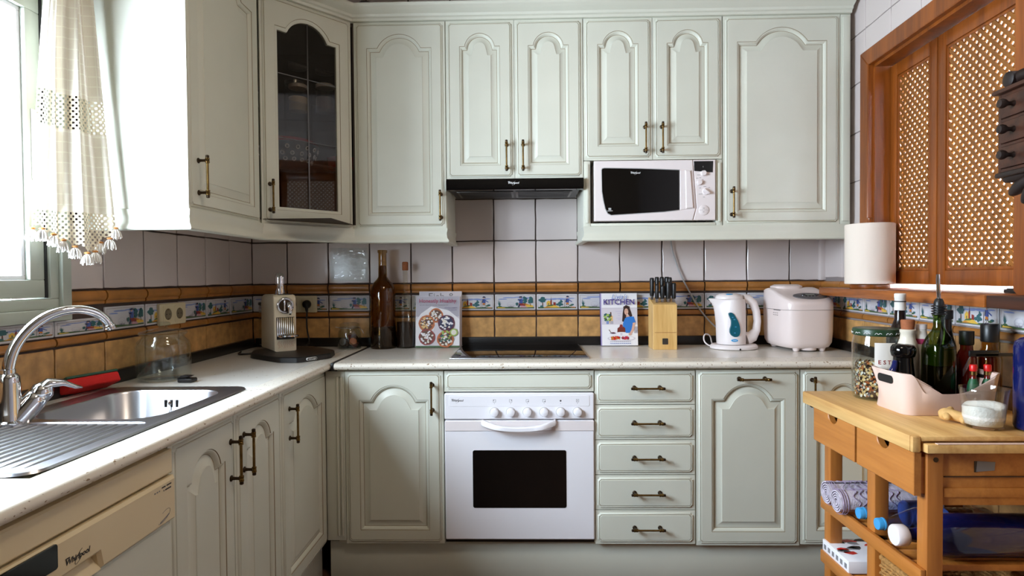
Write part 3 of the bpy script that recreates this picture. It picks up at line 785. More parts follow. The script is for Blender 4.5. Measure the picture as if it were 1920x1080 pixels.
# ------------------------------------------------------------------ base cabinets (left run)
LX = .534
E = thing('base_cabinet', 'left corner base cabinet nearest the coffee machine, one arched door', 'cabinet', (.27, -.75, BB))
q = MB(); q.box(.03, -1.003, BB, LX, -.58, .860, 'paint_side'); q.build('body', E)
add_front(E, 'door', TR(LX, -1.001, BB) @ RZ(90), .442, BT - BB, P_M, (.062, .575))
q = MB(TR(LX, -.556, BB) @ RZ(90)); q.box(0, -.012, 0, .032, 0, BT - BB, 'paint', .002); q.box(.008, -.019, .02, .022, -.011, BT - BB - .02, 'paint', .005); q.build('corner_post', E)
E = thing('sink_cabinet', 'two door base cabinet under the sink', 'cabinet', (.27, -1.31, BB))
q = MB()
for (a, c, e, g, h, k) in ((.03, -1.619, BB, LX, -1.603, .855), (.03, -1.021, BB, LX, -1.005, .855), (.03, -1.602, BB, LX, -1.022, BB + .016), (.03, -1.602, BB + .017, .044, -1.022, .70)): q.box(a, c, e, g, h, k, 'paint_side')
q.build('body', E)
add_front(E, 'door', TR(LX, -1.617, BB) @ RZ(90), .3035, BT - BB, P_N, (.272, .575))
add_front(E, 'door', TR(LX, -1.311, BB) @ RZ(90), .3055, BT - BB, P_N, (.042, .575))
q = MB(); q.box(.498, -1.619, .0, .516, -.5225, .154, 'paint', .002); single(q, 'plinth', 'plinth board under the sink cabinets on the left', 'plinth')

# ------------------------------------------------------------------ worktops
def nosing(d, t=.0275):
    """cross-section (out, z) of a rolled front edge, z measured from the top"""
    r = t / 2; P = [(-d, 0)] + [(-r + r * math.sin(a), -r + r * math.cos(a)) for a in [PI * i / 10 for i in range(11)]] + [(-d, -t)]
    return P
q = MB()
def wt(mb, path, d):
    pr = nosing(d); mb.sweep(path, pr, 'laminate_edge', ZC)
# back run, in pieces round the hob cut-out
wt(q, [(.6005, -.606), (2.762, -.606)], .12)
q.box(.6005, -.486, ZC - .0275, 1.060, -.0225, ZC, 'laminate'); q.box(1.606, -.486, ZC - .0275, 2.768, -.0225, ZC, 'laminate')
q.box(1.060, -.045, ZC - .0275, 1.606, -.0225, ZC, 'laminate')
single(q, 'worktop', 'white speckled worktop on the back wall holding the hob and kettle', 'worktop')
q = MB()
wt(q, [(.586, -2.55), (.586, -.022)], .075)
q.box(.0225, -1.105, ZC - .0275, .511, -.0225, ZC, 'laminate'); q.box(.0225, -2.55, ZC - .0275, .511, -1.95, ZC, 'laminate')
q.box(.0225, -1.95, ZC - .0275, .072, -1.105, ZC, 'laminate')
for f in range(0): pass
single(q, 'worktop', 'white speckled worktop on the left wall holding the sink', 'worktop')
q = MB(); q.box(.5865, -.602, ZC - .030, .6, -.0225, ZC + .0015, 'black_plastic', .0008); single(q, 'joint_strip', 'black strip covering the joint between the two worktops', 'strip')
# ------------------------------------------------------------------ appliances
def brand_mark(mb, T, w, m):
    """slanted maker's name with a looping swash"""
    mb.text('Whirlpool', w * .245, m, T, shear=.25, depth=.0001, bold=.0004 * w / .06)
    T0 = mb.T; mb.T = T0 @ T if False else T
    pts = []
    for i in range(26):
        a = 2 * PI * i / 26; x = .42 * math.cos(a); z = .13 * math.sin(a); r = math.radians(58)
        pts.append((w * (.08 + (x * math.cos(r) - z * math.sin(r)) * .8), -.0002, w * (-.01 + (x * math.sin(r) + z * math.cos(r)) * .55)))
    mb.tube(pts[2:22], w * .006, m, n=4)
    mb.flat([(-w * .52, w * .11), (-w * .30, w * .11), (-w * .33, w * .145), (-w * .49, w * .145)], -.0002, m)
    mb.T = T0
def rrect(x0, z0, x1, z1, r, n=5):
    out = []
    for cx, cz, s in ((x0 + r, z0 + r, 180), (x1 - r, z0 + r, 270), (x1 - r, z1 - r, 0), (x0 + r, z1 - r, 90)):
        for i in range(n + 1):
            a = math.radians(s + 90 * i / n); out.append((cx + r * math.cos(a), cz + r * math.sin(a)))
    return out
def ell(cx, cz, rx, rz, n=24): return [(cx + rx * math.cos(2 * PI * i / n), cz + rz * math.sin(2 * PI * i / n)) for i in range(n)]

# cooker hood
E = thing('cooker_hood', 'slim built-in cooker hood with a black front strip', 'hood', (1.318, -.2, 1.594))
q = MB()
sec = [(-.345, 1.650), (-.366, 1.648), (-.372, 1.640), (-.370, 1.610), (-.366, 1.601), (-.345, 1.599)]
q.rings([[(x, y, z) for y, z in sec] for x in (1.0225, 1.612)], 'black_gloss'); 
for x in (1.0225, 1.612): q.face([(x, y, z) for y, z in sec], 'black_gloss')
q.build('front_strip', E, angle=25)
q = MB(); sec = [(-.344, 1.649), (-.344, 1.606), (-.335, 1.606), (-.09, 1.598), (-.05, 1.632), (-.05, 1.649)]
q.rings([[(x, y, z) for y, z in sec] for x in (1.035, 1.600)], 'black_plastic')
for x in (1.035, 1.600): q.face([(x, y, z) for y, z in sec], 'black_plastic')
q.build('body', E)
q = MB()
for k in range(2):
    x = 1.06 + k * .26; q.box(x, -.31, 1.5985, x + .25, -.11, 1.6015, 'steel_dark', .001)
    for j in range(9): q.box(x + .01, -.30 + j * .021, 1.5975, x + .24, -.29 + j * .021, 1.5990, 'black_plastic')
q.build('grease_filter', E)
q = MB(); brand_mark(q, TR(1.312, -.3724, 1.628), .046, 'ink_white'); q.build('logo', E)

# microwave
E = thing('microwave', 'white microwave oven standing in the cabinet niche', 'microwave', (1.92, -.2, UB + .016))
X0, X1, Z0, Z1 = 1.658, 2.182, UB + .0195, 1.7235
q = MB(); q.box(X0 + .004, -.325, Z0 + .004, X1 - .004, -.04, Z1 - .004, 'plastic_white', .004); q.box(X0 + .03, -.3, Z0 - .004, X0 + .06, -.27, Z0 + .004, 'black_plastic'); q.box(X1 - .06, -.3, Z0 - .004, X1 - .03, -.27, Z0 + .004, 'black_plastic'); q.build('body', E)
W_, H_ = X1 - X0, Z1 - Z0
FT = TR(X0, -.326, Z0)
q = MB(FT)
dw = .425  # door width
q.prism([(0.002, .002), (dw, .002), (dw - .002, H_ - .06), (dw - .012, H_ - .002), (.002, H_ - .002)] if False else [(0.002, .002), (dw - .001, .002), (dw + .0135, .055), (dw - .001, H_ - .002), (.002, H_ - .002)], -.026, 0, 'plastic_white', .003)
dr = q.build('door', E)
q = MB(FT); yv = -.0268
win_ = [(.036 + .012, H_ - .031), (.368, H_ - .044), (.368, .045)]
win_ = [(.075, .028), (.30, .040), (.366, .047), (.366, H_ - .046), (.20, H_ - .038), (.046, H_ - .034), (.037, H_ - .036), (.0345, H_ - .042), (.036, .13), (.042, .09), (.050, .055), (.060, .035)]
q.prism(inset(win_, -.0035)[::1], -.0266, -.02, 'plastic_grey', .001); q.prism(win_, -.0278, -.02, 'oven_glass', .001); q.build('window', dr)
q = MB(FT); q.prism([(.370, .046), (.392, .048), (.392, H_ - .047), (.370, H_ - .046)], -.0285, -.02, 'plastic_white', .002); q.prism([(.392, .05), (.426, .053), (.414, H_ - .048), (.390, H_ - .047)], -.034, -.02, 'plastic_white', .004); q.build('door_handle', dr)
q = MB(FT); brand_mark(q, TR(X0 + .178, -.3542, Z0 + H_ - .056), .040, 'ink_white'); q.build('logo', dr)
q = MB(FT)
for k in range(3):
    for j in range(3): q.flat(rect_pts(.0625 + k * .004, .0495 + j * .003, .0655 + k * .004, .0518 + j * .003), -.0279, 'ink_white')
q.flat(rect_pts(.058, .0445, .080, .0462), -.0279, 'ink_white'); q.build('printing', dr)
q = MB(FT); q.prism([(dw + .001, .002), (W_ - .002, .002), (W_ - .002, H_ - .002), (dw + .001, H_ - .002), (dw + .0155, .055)], -.024, 0, 'plastic_white', .003)
cp = q.build('control_panel', E)
q = MB(FT); q.prism([(dw + .006, H_ - .050), (W_ - .014, H_ - .057), (W_ - .012, H_ - .008), (dw + .004, H_ - .008)], -.0252, -.02, 'black_gloss', .001); q.text('1', .009, 'ink_white', FT @ TR(.468, -.0255, H_ - .033)); q.build('display', cp)
def knob(nm, x, z, r, t=.014):
    q = MB(FT); q.axis_lathe((x, -.023, z), (0, -1, 0), [(r * 1.08, 0), (r * 1.08, .002), (r, .003), (r * .94, t - .002), (r * .86, t), (0, t)], 'plastic_white', 22); return q.build(nm, cp)
knob('knob', .470, H_ - .060, .0115); knob('knob', .452, H_ - .100, .0105)
q = MB(FT); q.axis_lathe((.480, -.023, H_ - .138), (0, -1, 0), [(.016, 0), (.015, .004), (.013, .006), (0, .006)], 'plastic_white', 20)
q.T = FT @ TR(.480, -.029, H_ - .138) @ RY(38); q.box(-.016, -.012, -.004, .016, .001, .004, 'plastic_white', .002); q.build('knob', cp)
q = MB(FT); q.axis_lathe((.471, -.0235, .045), (0, -1, 0), [(.022, 0), (.0215, .003), (.020, .004), (0, .0045)], 'plastic_white', 26); q.box(.450, -.0285, .0445, .492, -.0275, .0455, 'plastic_grey'); q.build('start_button', cp)
q = MB(FT)
for x, z, w in ((.443, H_ - .068, .014), (.487, H_ - .068, .012), (.438, H_ - .082, .010), (.452, H_ - .080, .008), (.464, H_ - .088, .006), (.452, H_ - .124, .008), (.47, H_ - .118, .012), (.49, H_ - .122, .008), (.449, H_ - .150, .016), (.468, H_ - .163, .008), (.466, .052, .008), (.466, .036, .006)):
    q.flat(rect_pts(x, z, x + w, z + .0018), -.0243 if z > .06 else -.0292, 'ink_grey')
q.build('printing', cp)

# oven
OX0, OX1 = 1.0345, 1.6285
E = thing('oven', 'white built-in oven with six knobs and a dark glass window', 'oven', (1.33, -.3, .165))
q = MB(); q.box(OX0 + .004, -.556, .176, OX1 - .004, -.05, .7595, 'black_plastic'); q.box(1.0325, -.556, BB, OX1, -.05, .1755, 'black_plastic'); q.build('body', E)
OT = TR(OX0, -.557, 0)
ow = OX1 - OX0
q = MB(OT); q.prism(rrect(0, .660, ow, .764, .006), -.028, 0, 'enamel', .004)
q.prism(rrect(.018, .712, ow - .018, .755, .006), -.0292, -.02, 'enamel', .001)
pn = q.build('control_panel', E)
kx = [.1995, .264, .330, .396, .4615, .528]
for x in kx:
    q = MB(OT); z = .690
    q.axis_lathe((x, -.0275, z), (0, -1, 0), [(.0190, 0), (.0190, .001), (.0170, .002)], 'plastic_grey', 24)
    q.axis_lathe((x, -.029, z), (0, -1, 0), [(.0168, 0), (.0165, .014), (.0145, .019), (.010, .021), (0, .0215)], 'enamel', 24); q.build('knob', pn)
q = MB(OT); brand_mark(q, OT @ TR(.052, -.0293, .736), .046, 'ink'); q.T = OT
for i, x in enumerate(kx):
    if i == 4: q.flat(ell(x, .734, .0035, .0035, 12), -.0294, 'ink')
    else:
        o = rect_pts(x - .0055, .729, x + .0055, .740); w = .0009
        for (a, c, e, g) in ((x - .0055, .729, x + .0055, .729 + w), (x - .0055, .740 - w, x + .0055, .740), (x - .0055, .729, x - .0055 + w, .740), (x + .0055 - w, .729, x + .0055, .740)): q.flat(rect_pts(a, c, e, g), -.0294, 'ink')
        dx, dz = ((-.003, .002), (.003, .002), (.003, -.002), (.003, -.003), (0, 0), (0, 0))[i]
        q.flat(ell(x + dx, .7345 + dz, .0016, .0016, 8), -.0295, 'ink')
    q.flat(rect_pts(x - .0005, .722, x + .0005, .726), -.0294, 'ink')
q.build('printing', pn)
q = MB(OT); q.prism(rrect(0, .178, ow, .6555, .006), -.026, 0, 'enamel', .004); dr = q.build('door', E)
q = MB(OT); q.prism(rrect(0.002, .6145, ow - .002, .6535, .003), -.029, -.0255, 'plastic_white', .001)
q.build('door_trim', dr)
q = MB(OT); hp = []
for i in range(17):
    t = i / 16; x = .150 + .290 * t; s = 4 * t * (1 - t)
    hp.append((x, -.030 - .034 * min(1, s * 1.6), .648 - .018 * s, .0085 + .004 * (1 - s)))
rs = []
for x, y, z, hh in hp:
    rs.append([(x + (0), y + dy * .011, z + dz * hh) for dy, dz in ((-1, -.8), (-1, .6), (-.6, 1), (.7, 1), (1, .6), (1, -.8), (.5, -1), (-.6, -1))])
q.rings(rs, 'enamel', True, True, True)
q.box(.146, -.036, .636, .166, -.028, .652, 'enamel', .004); q.box(.424, -.036, .636, .444, -.028, .652, 'enamel', .004)
q.build('door_handle', dr, angle=50)
q = MB(OT); q.prism(rrect(.111, .306, .483, .537, .008), -.0275, -.02, 'oven_glass', .001); q.build('oven_window', dr)

# hob
E = thing('hob', 'black ceramic hob with a steel rim set in the worktop', 'hob', (1.333, -.26, ZC))
q = MB(); q.box(1.052, -.492, ZC + .0005, 1.614, -.030, ZC + .0065, 'hob_glass', .002); q.build('glass_top', E)
q = MB(); 
for (a, c, e, g) in ((1.046, -.498, 1.620, -.4925), (1.046, -.0295, 1.620, -.024), (1.046, -.4925, 1.0515, -.0295), (1.6145, -.4925, 1.620, -.0295)): q.box(a, c, ZC + .0004, e, g, ZC + .0055, 'steel', .001)
q.build('rim', E)
q = MB(); q.box(1.064, -.484, ZC - .044, 1.602, -.048, ZC, 'black_plastic'); q.build('casing', E)

# dishwasher
E = thing('dishwasher', 'cream dishwasher under the left worktop with a black display', 'dishwasher', (.27, -1.94, .0))
q = MB(); q.box(.03, -2.235, .005, .540, -1.6225, .8575, 'enamel_cream', .003); q.build('body', E)
DW = TR(.541, -2.236, 0) @ RZ(90); dw = .612
q = MB(DW); q.prism([(.0, .792), (dw, .792), (dw, .846), (.0, .846)], -.022, 0, 'enamel_cream', .004); q.build('top_trim', E)
q = MB(DW)
q.prism([(.002, .690), (.10, .690), (.108, .716), (.365, .722), (.372, .690), (dw - .003, .690), (dw - .003, .788), (.002, .788)], -.030, 0, 'enamel_cream', .006)
cp = q.build('control_panel', E)
q = MB(DW); q.face([(.10, -.028, .690), (.372, -.028, .690), (.366, -.006, .724), (.106, -.006, .718)], 'enamel_cream'); q.box(.1, -.006, .688, .372, 0, .725, 'enamel_cream'); q.build('grip_recess', cp)
q = MB(DW); q.prism(rrect(.125, .742, .268, .785, .005), -.0312, -.02, 'black_gloss', .001); q.build('display', cp)
q = MB(DW); brand_mark(q, DW @ TR(.312, -.0305, .742), .056, 'ink'); q.T = DW
q.flat([(.548, .700), (.582, .7095), (.582, .7125), (.548, .703)], -.0305, 'ink_grey')
q.T = DW; pts = [(.563 + .022 * math.cos(a) , -.0306, .712 + .010 * math.sin(a) + .3 * .022 * math.cos(a)) for a in [math.radians(-160 + 14 * i) for i in range(20)]]
q.tube(pts, .0003, 'ink_grey', n=4)

for x, z, w in ((.530, .770, .005), (.538, .770, .005), (.546, .770, .004), (.556, .774, .014), (.573, .774, .018), (.562, .766, .003), (.568, .766, .022)): q.flat(rect_pts(x, z, x + w, z + .003), -.0305, 'ink' if x > .55 else 'ink_grey')
q.build('printing', cp)
q = MB(DW); q.prism(rect_pts(.002, .160, dw - .010, .687), -.022, 0, 'paint', .004); q.build('door', E)

# sink
E = thing('sink', 'stainless steel inset sink with a ribbed drainer', 'sink', (.29, -1.53, ZC))
sx0, sx1, sy0, sy1 = .078, .506, -1.945, -1.112
q = MB()
def loop(x0, y0, x1, y1, r, z, n=6): return [(x, y, z) for x, y in rrect(x0, y0, x1, y1, r, n)]
O = loop(sx0, sy0, sx1, sy1, .045, ZC + .0005)
O2 = loop(sx0 + .003, sy0 + .003, sx1 - .003, sy1 - .003, .043, ZC + .005)
O3 = loop(sx0 + .014, sy0 + .014, sx1 - .014, sy1 - .014, .034, ZC + .004)
bx0, bx1, by0, by1 = .140, .462, -1.540, -1.170
B0_ = loop(bx0, by0, bx1, by1, .075, ZC + .004, 8); B1_ = loop(bx0 + .004, by0 + .004, bx1 - .004, by1 - .004, .072, ZC - .001, 8)
B2_ = loop(bx0 + .016, by0 + .016, bx1 - .016, by1 - .016, .065, ZC - .14, 8); B3_ = loop(bx0 + .04, by0 + .04, bx1 - .04, by1 - .04, .05, ZC - .158, 8)
dx0, dx1, dy0, dy1 = .155, .476, -1.918, -1.566
D0 = loop(dx0, dy0, dx1, dy1, .02, ZC + .004, 3); D1 = loop(dx0 + .004, dy0 + .004, dx1 - .004, dy1 - .004, .017, ZC + .0015, 3)
q.rings([O, O2, O3], 'steel'); q.face(O3, 'steel', [B0_, D0])
q.rings([D0, D1], 'steel'); q.face(D1, 'steel')
q.build('rim', E)
q = MB(); q.rings([B0_, B1_, B2_, B3_], 'steel'); q.face(B3_, 'steel'); bw = q.build('bowl', E, angle=60)
q = MB()
for k in range(3): q.box(.272 + k * .017, by1 - .0085, ZC - .046, .280 + k * .017, by1 - .0055, ZC - .024, 'black_plastic', .001)
q.build('overflow', bw)
q = MB()
pts = [(.290, by1 - .009, ZC - .035), (.292, by1 - .012, ZC - .05), (.286, by1 - .014, ZC - .075), (.297, by1 - .018, ZC - .10), (.290, by1 - .02, ZC - .135)]
q.tube(pts, .0016, 'chrome', 6, 2); q.axis_lathe((.290, by1 - .006, ZC - .034), (0, -1, 0), [(.006, 0), (.006, .004), (0, .006)], 'chrome', 12); q.build('plug_chain', bw)
q = MB()
for k in range(13):
    x = dx0 + .018 + k * .0237
    q.tube([(x, dy0 + .02, ZC + .0012), (x, dy1 - .02 - .000 * k, ZC + .0022)], [.0014, .0046, .0046, .0046, .002], 'steel', 8, 2)
q.build('drainer_ribs', E, angle=60)
q = MB(); q.axis_lathe((.301, -1.355, ZC - .1575), (0, 0, 1), [(.042, 0), (.042, .002), (.036, .003), (.02, .001), (0, .001)], 'chrome', 24); q.build('drain', bw)

# mixer tap
E = thing('mixer_tap', 'chrome mixer tap with a tall swan neck spout over the sink', 'tap', (.155, -1.585, ZC + .005))
q = MB(); q.lathe([(.031, .0045), (.031, .010), (.026, .014), (.024, .03), (.023, .10), (.022, .115), (.016, .122)], 'chrome', 28, (.155, -1.585, ZC))
q.build('body', E)
q = MB(); sp = [(.152, -1.583, 1.0), (.152, -1.582, 1.023), (.158, -1.574, 1.066), (.172, -1.554, 1.105), (.192, -1.526, 1.136), (.214, -1.496, 1.151), (.237, -1.464, 1.154), (.257, -1.435, 1.143), (.269, -1.418, 1.124), (.274, -1.411, 1.106)]
q.tube(sp, [.0125, .0125, .012, .0115, .011, .011], 'chrome', 16, 2)
q.axis_lathe((.2735, -1.4115, 1.110), (.10, .14, -.55), [(.012, 0), (.0128, .001), (.0128, .006), (.0115, .007), (.0128, .008), (.0128, .013), (.009, .0135), (0, .012)], 'chrome', 18)
q.axis_lathe((.152, -1.584, 1.0), (0, 0, 1), [(.016, 0), (.016, .008), (.0145, .009), (.0145, .011), (.016, .012), (.016, .02), (.0125, .021)], 'chrome', 20)
q.build('spout', E, angle=50)
q = MB(); d = Vector((.30, .42, .62)).normalized()
q.axis_lathe((.163, -1.573, ZC + .012), d, [(.026, -.02), (.026, .05), (.0245, .062), (.0235, .063), (.0245, .065), (.0245, .080), (.016, .094), (0, .098)], 'chrome', 24)
q.build('cartridge', E, angle=50)
q = MB()
c0 = Vector((.163, -1.573, ZC + .012)) + d * .082
pts = [c0 + Vector((-.008, -.012, .004)), c0 + Vector((.004, .006, .014)), c0 + Vector((.022, .03, .012)), c0 + Vector((.036, .052, -.002)), c0 + Vector((.044, .064, -.006))]
hd = Vector((.57, .82, 0)); sd_ = Vector((.82, -.57, 0)); rs = []
for i, p in enumerate(pts):
    w = (.016, .022, .021, .016, .010)[i]; h = (.010, .012, .009, .006, .003)[i]
    rs.append([p + sd_ * w * math.cos(2 * PI * j / 14) + Vector((0, 0, h * math.sin(2 * PI * j / 14))) for j in range(14)])
q.rings(rs, 'chrome', True, True, True); q.build('lever', E, angle=70)
# ------------------------------------------------------------------ things on the left worktop
def tubeprof(pts, n=4):
    return pts
E = thing('sponge', 'red and green kitchen sponge lying at the back of the sink', 'sponge', (.058, -1.18, ZC + .004), 74)
T = TR(.060, -1.19, ZC + .003) @ RZ(76) @ RX(-24)
q = MB(T); q.box(-.082, -.030, .012, .082, .036, .044, 'sponge_red', .006, 3); q.build('foam', E)
q = MB(T); q.box(-.082, -.030, .0442, .082, .036, .052, 'scour_green', .003); q.build('scouring_pad', E)

E = thing('storage_jar', 'large empty clear glass jar with a knobbed glass lid beside the sink', 'jar', (.135, -.955, ZC))
q = MB(TR(.135, -.955, ZC)); q.lathe([(0, .004), (.06, .004), (.074, .0005), (.080, .004), (.083, .012), (.083, .115), (.078, .130), (.066, .142), (.064, .148), (.069, .151), (.069, .154), (.061, .154), (.061, .145), (.074, .128), (.079, .114), (.079, .014), (.070, .008), (0, .008)], 'jar_glass', 40); q.build('body', E, angle=60)
q = MB(TR(.135, -.955, ZC + .155)); q.lathe([(0, 0), (.072, 0), (.074, .003), (.071, .008), (.045, .015), (.016, .019), (.012, .022), (.013, .026), (.021, .029), (.023, .034), (.019, .039), (.009, .041), (0, .041)], 'jar_glass', 36); q.build('lid', E, angle=60)
q = MB(TR(.247, -1.012, ZC)); q.prism(rrect(-.024, .001, .024, .014, .005), -.018, .018, 'black_plastic', .004); q.prism([(-.03, .012), (.004, .016), (.018, .022), (-.012, .024)], -.014, .014, 'black_plastic', .002)
single(q, 'bottle_stopper', 'small black plastic stopper lying beside the glass jar', 'stopper')

# coffee machine
E = thing('coffee_machine', 'cream capsule coffee machine with chrome lever on a black tray', 'coffee machine', (.32, -.40, ZC))
base = [(.150, -.330), (.190, -.440), (.365, -.578), (.455, -.584), (.540, -.455), (.520, -.33), (.36, -.17), (.20, -.17)]
def smooth_poly(P, k=2, c_=.18):
    for _ in range(k):
        Q = []
        for i in range(len(P)):
            a, c = Vector(P[i]), Vector(P[(i + 1) % len(P)]); Q += [tuple(a * (1 - c_) + c * c_), tuple(a * c_ + c * (1 - c_))]
        P = Q
    return P
bp = smooth_poly(base, 2, .09); bi = inset(bp, .004)
q = MB(); q.rings([[(x, y, ZC + .001) for x, y in bp], [(x, y, ZC + .019) for x, y in inset(bp, .002)], [(x, y, ZC + .022) for x, y in inset(bp, .006)]], 'black_plastic'); q.face([(x, y, ZC + .022) for x, y in inset(bp, .006)], 'black_plastic'); q.face([(x, y, ZC + .001) for x, y in bp], 'black_plastic')
tray = q.build('capsule_tray', E)
ba = math.degrees(math.atan2(-.455 + .584, .540 - .455))
PT_ = TR(.488, -.5365, ZC + .011) @ RZ(ba)
q = MB(PT_); q.prism(rrect(-.024, -.0058, .024, .0058, .0055), -.0045, .004, 'ink_white', .0006); q.prism(rrect(-.0225, -.0046, .0225, .0046, .0044), -.0050, .004, 'black_plastic', .0003); q.text("De'Longhi", .0088, 'ink_white', PT_ @ TR(0, -.0052, 0), bold=.0002); q.build('name_plate', tray)
CT = TR(.318, -.376, ZC + .0225) @ RZ(37)
q = MB(CT); w2, dp, H = .0475, .235, .245
side = [(0, 0), (dp, 0), (dp, H - .060)]  # (depth, z)
for i in range(9): a = PI / 2 * i / 8; side.append((dp - .06 + .06 * math.cos(a), H - .06 + .06 * math.sin(a)))
for i in range(6): a = PI / 2 + PI / 2 * i / 5; side.append((.022 + .022 * math.cos(a), H - .022 + .022 * math.sin(a)))
def inset2(P, d): return inset(P, d)
rs = []
for x, d in ((-w2, .009), (-w2 + .0025, .0026), (-w2 + .009, 0), (w2 - .009, 0), (w2 - .0025, .0026), (w2, .009)):
    rs.append([(x, y, z) for y, z in inset2(side, d)])
q.rings(rs, 'cream_body'); q.face(rs[0], 'cream_body'); q.face(rs[-1], 'cream_body'); bd = q.build('body', E, angle=40)
q = MB(CT); q.prism(rect_pts(-.0375, .052, .0375, .148), -.0012, .01, 'black_plastic', .0006)
for k in range(9): q.cyl((-.033 + k * .00825, -.003, .066), (-.033 + k * .00825, -.003, .146), .0028, 'chrome', n=8)
q.build('cup_bay', bd)
q = MB(CT); q.lathe([(0, 0), (.036, 0), (.040, .003), (.040, .008), (.036, .010), (0, .010)], 'chrome', 26, (.008, -.016, .062), 1.1, .75); q.build('drip_tray', E)
q = MB(CT); q.prism(rrect(-.036, .006, .036, .048, .002), -.0009, .005, 'p_crust', .0004) if False else None
for k in range(9):
    x = -.032 + k * .0078 + random.uniform(-.002, .002)
    q.tube([(x, -.0002, .012 + random.uniform(0, .01)), (x + .004, -.0004, .022), (x - .003 + random.uniform(-.003, .003), -.0004, .034), (x + .003, -.0002, .045)], .0005, 'p_crust', 4, 2)
q.build('scratches', bd)
q = MB(CT); q.axis_lathe((0, .002, .198), (0, -1, 0), [(.036, 0), (.037, .005), (.034, .010), (.031, .0105), (.030, .008), (0, .008)], 'chrome', 34)
q.axis_lathe((0, -.006, .198), (0, -1, 0), [(.028, 0), (.026, .006), (.012, .009), (0, .0095)], 'bronze', 28)
q.box(-.011, -.022, .176, -.004, -.012, .222, 'chrome', .002); q.tube([(.010, -.015, .210), (.012, -.024, .195), (.014, -.026, .178), (.014, -.024, .164)], [.009, .011, .009, .007], 'chrome', 12, 2); q.cyl((.014, -.024, .165), (.014, -.024, .158), .0045, 'black_plastic')
q.build('coffee_spout', bd, angle=50)
q = MB(CT); q.prism(rrect(-.018, .0, .018, .098, .016), .030, .048, 'chrome', .004); q.T = CT @ TR(-.004, 0, H - .006); 
q = MB(CT @ TR(-.012, 0, H - .004)); q.lathe([(.0185, 0), (.0195, .003), (.0195, .080), (.017, .092), (.010, .098), (0, .0995)], 'chrome', 24, (0, .034, 0), 1, .85); q.box(-.008, .0185, .055, .008, .0205, .060, 'steel_dark', .001); q.build('lever', E)
q = MB(CT); q.box(-.026, .016, H - .004, .034, .075, H + .003, 'black_plastic', .002); q.build('lever_slot', E)
q = MB(CT); q.prism(rrect(-.040, .002, .040, .19, .008), dp + .004, dp + .07, 'amber' if False else 'jar_glass', .006); q.box(-.042, dp + .002, .19, .042, dp + .074, .205, 'black_plastic', .004); q.build('water_tank', E)
q = MB(); q.tube([(.2945, -.045, 1.088), (.293, -.05, 1.065), (.289, -.048, 1.02), (.291, -.045, .96), (.305, -.05, .915), (.30, -.09, .897), (.27, -.12, .893), (.24, -.155, .893)], .0042, 'black_plastic', 8, 2); q.build('power_cord', E)
q = MB(); q.tube([(.165, -.30, ZC + .006), (.135, -.325, ZC + .006), (.105, -.34, ZC + .005), (.085, -.33, ZC + .005), (.06, -.25, ZC + .005)], .0042, 'black_plastic', 8, 2); q.build('cable_tail', E)
q = MB(); q.axis_lathe((.283, -.0225, 1.098), (0, -1, 0), [(.0195, 0), (.0195, .012), (.016, .018), (.008, .020), (0, .020)], 'black_plastic', 20); q.tube([(.283, -.036, 1.098), (.288, -.042, 1.08), (.291, -.046, 1.062)], [.010, .008, .005], 'black_plastic', 10, 1); q.build('plug', E)

# sockets
def socket(label, T):
    E = thing('power_socket', label, 'socket', T @ Vector((0, 0, 0)), 0)
    q = MB(T); q.prism(rrect(-.0835, -.041, .0835, .041, .006), -.012, 0, 'socket_cream', .003); q.build('cover_plate', E)
    for x in (-.037, .037):
        q = MB(T); n = 24
        q.prism(rrect(x - .030, -.032, x + .030, .032, .003), -.0135, -.011, 'socket_cream', .001)
        q.axis_lathe((x, -.0136, 0), (0, -1, 0), [(.0215, 0), (.0205, .0012), (.019, .0002), (.0, .0001)], 'socket_hole', n)
        for dz in (-.0095, .0095): q.axis_lathe((x + dz, -.0138, 0), (0, -1, 0), [(.0028, 0), (0, .0002)], 'ink', 10)
        for dz in (-.017, .017): q.box(x - .0035, -.0146, dz - .0015, x + .0035, -.0136, dz + .0015, 'brass')
        q.build('outlet', E)
    return E
socket('cream double socket on the tiles behind the large glass jar', TR(.0075, -.698, 1.0955) @ RZ(90))
socket('cream double socket behind the coffee machine with a black plug in it', TR(.246, -.0075, 1.098))

# clip jar with capsules
E = thing('clip_jar', 'small clip-top glass jar with coffee capsules in the corner', 'jar', (.517, -.105, ZC))
JT = TR(.517, -.105, ZC)
q = MB(JT); q.lathe([(0, .003), (.046, .003), (.052, .0005), (.055, .006), (.055, .075), (.050, .090), (.043, .098), (.043, .104), (.047, .106), (.040, .107), (.040, .098), (.047, .088), (.052, .075), (.052, .007), (0, .006)], 'jar_glass', 30); q.build('body', E, angle=60)
q = MB(JT @ TR(0, 0, .1075)); q.lathe([(0, 0), (.046, 0), (.047, .004), (.045, .012), (.030, .018), (0, .019)], 'jar_glass', 28); q.build('lid', E, angle=60)
q = MB(JT); q.tube([(.0485 * math.cos(a), .0485 * math.sin(a), .101) for a in [2 * PI * i / 24 for i in range(24)]], .0015, 'steel', 6, 0, True)
q.tube([(.050, -.012, .101), (.066, -.02, .090), (.072, -.02, .075)], .0016, 'steel', 6, 1); q.tube([(-.05, 0, .101), (-.066, -.006, .104)], .0016, 'steel', 6); q.build('clip', E)
caps = [((.022, .01, .020), (.3, 0, .9), 'p_cake'), ((-.018, .012, .020), (0, .3, 1), 'walnut'), ((-.020, -.026, .036), (-.35, -.9, .1), 'steel'), ((.020, -.020, .034), (.5, -.6, .5), 'p_crust'), ((.002, .016, .050), (.2, -.4, .9), 'p_cake'), ((.024, .002, .052), (-.4, -.6, .6), 'walnut')]
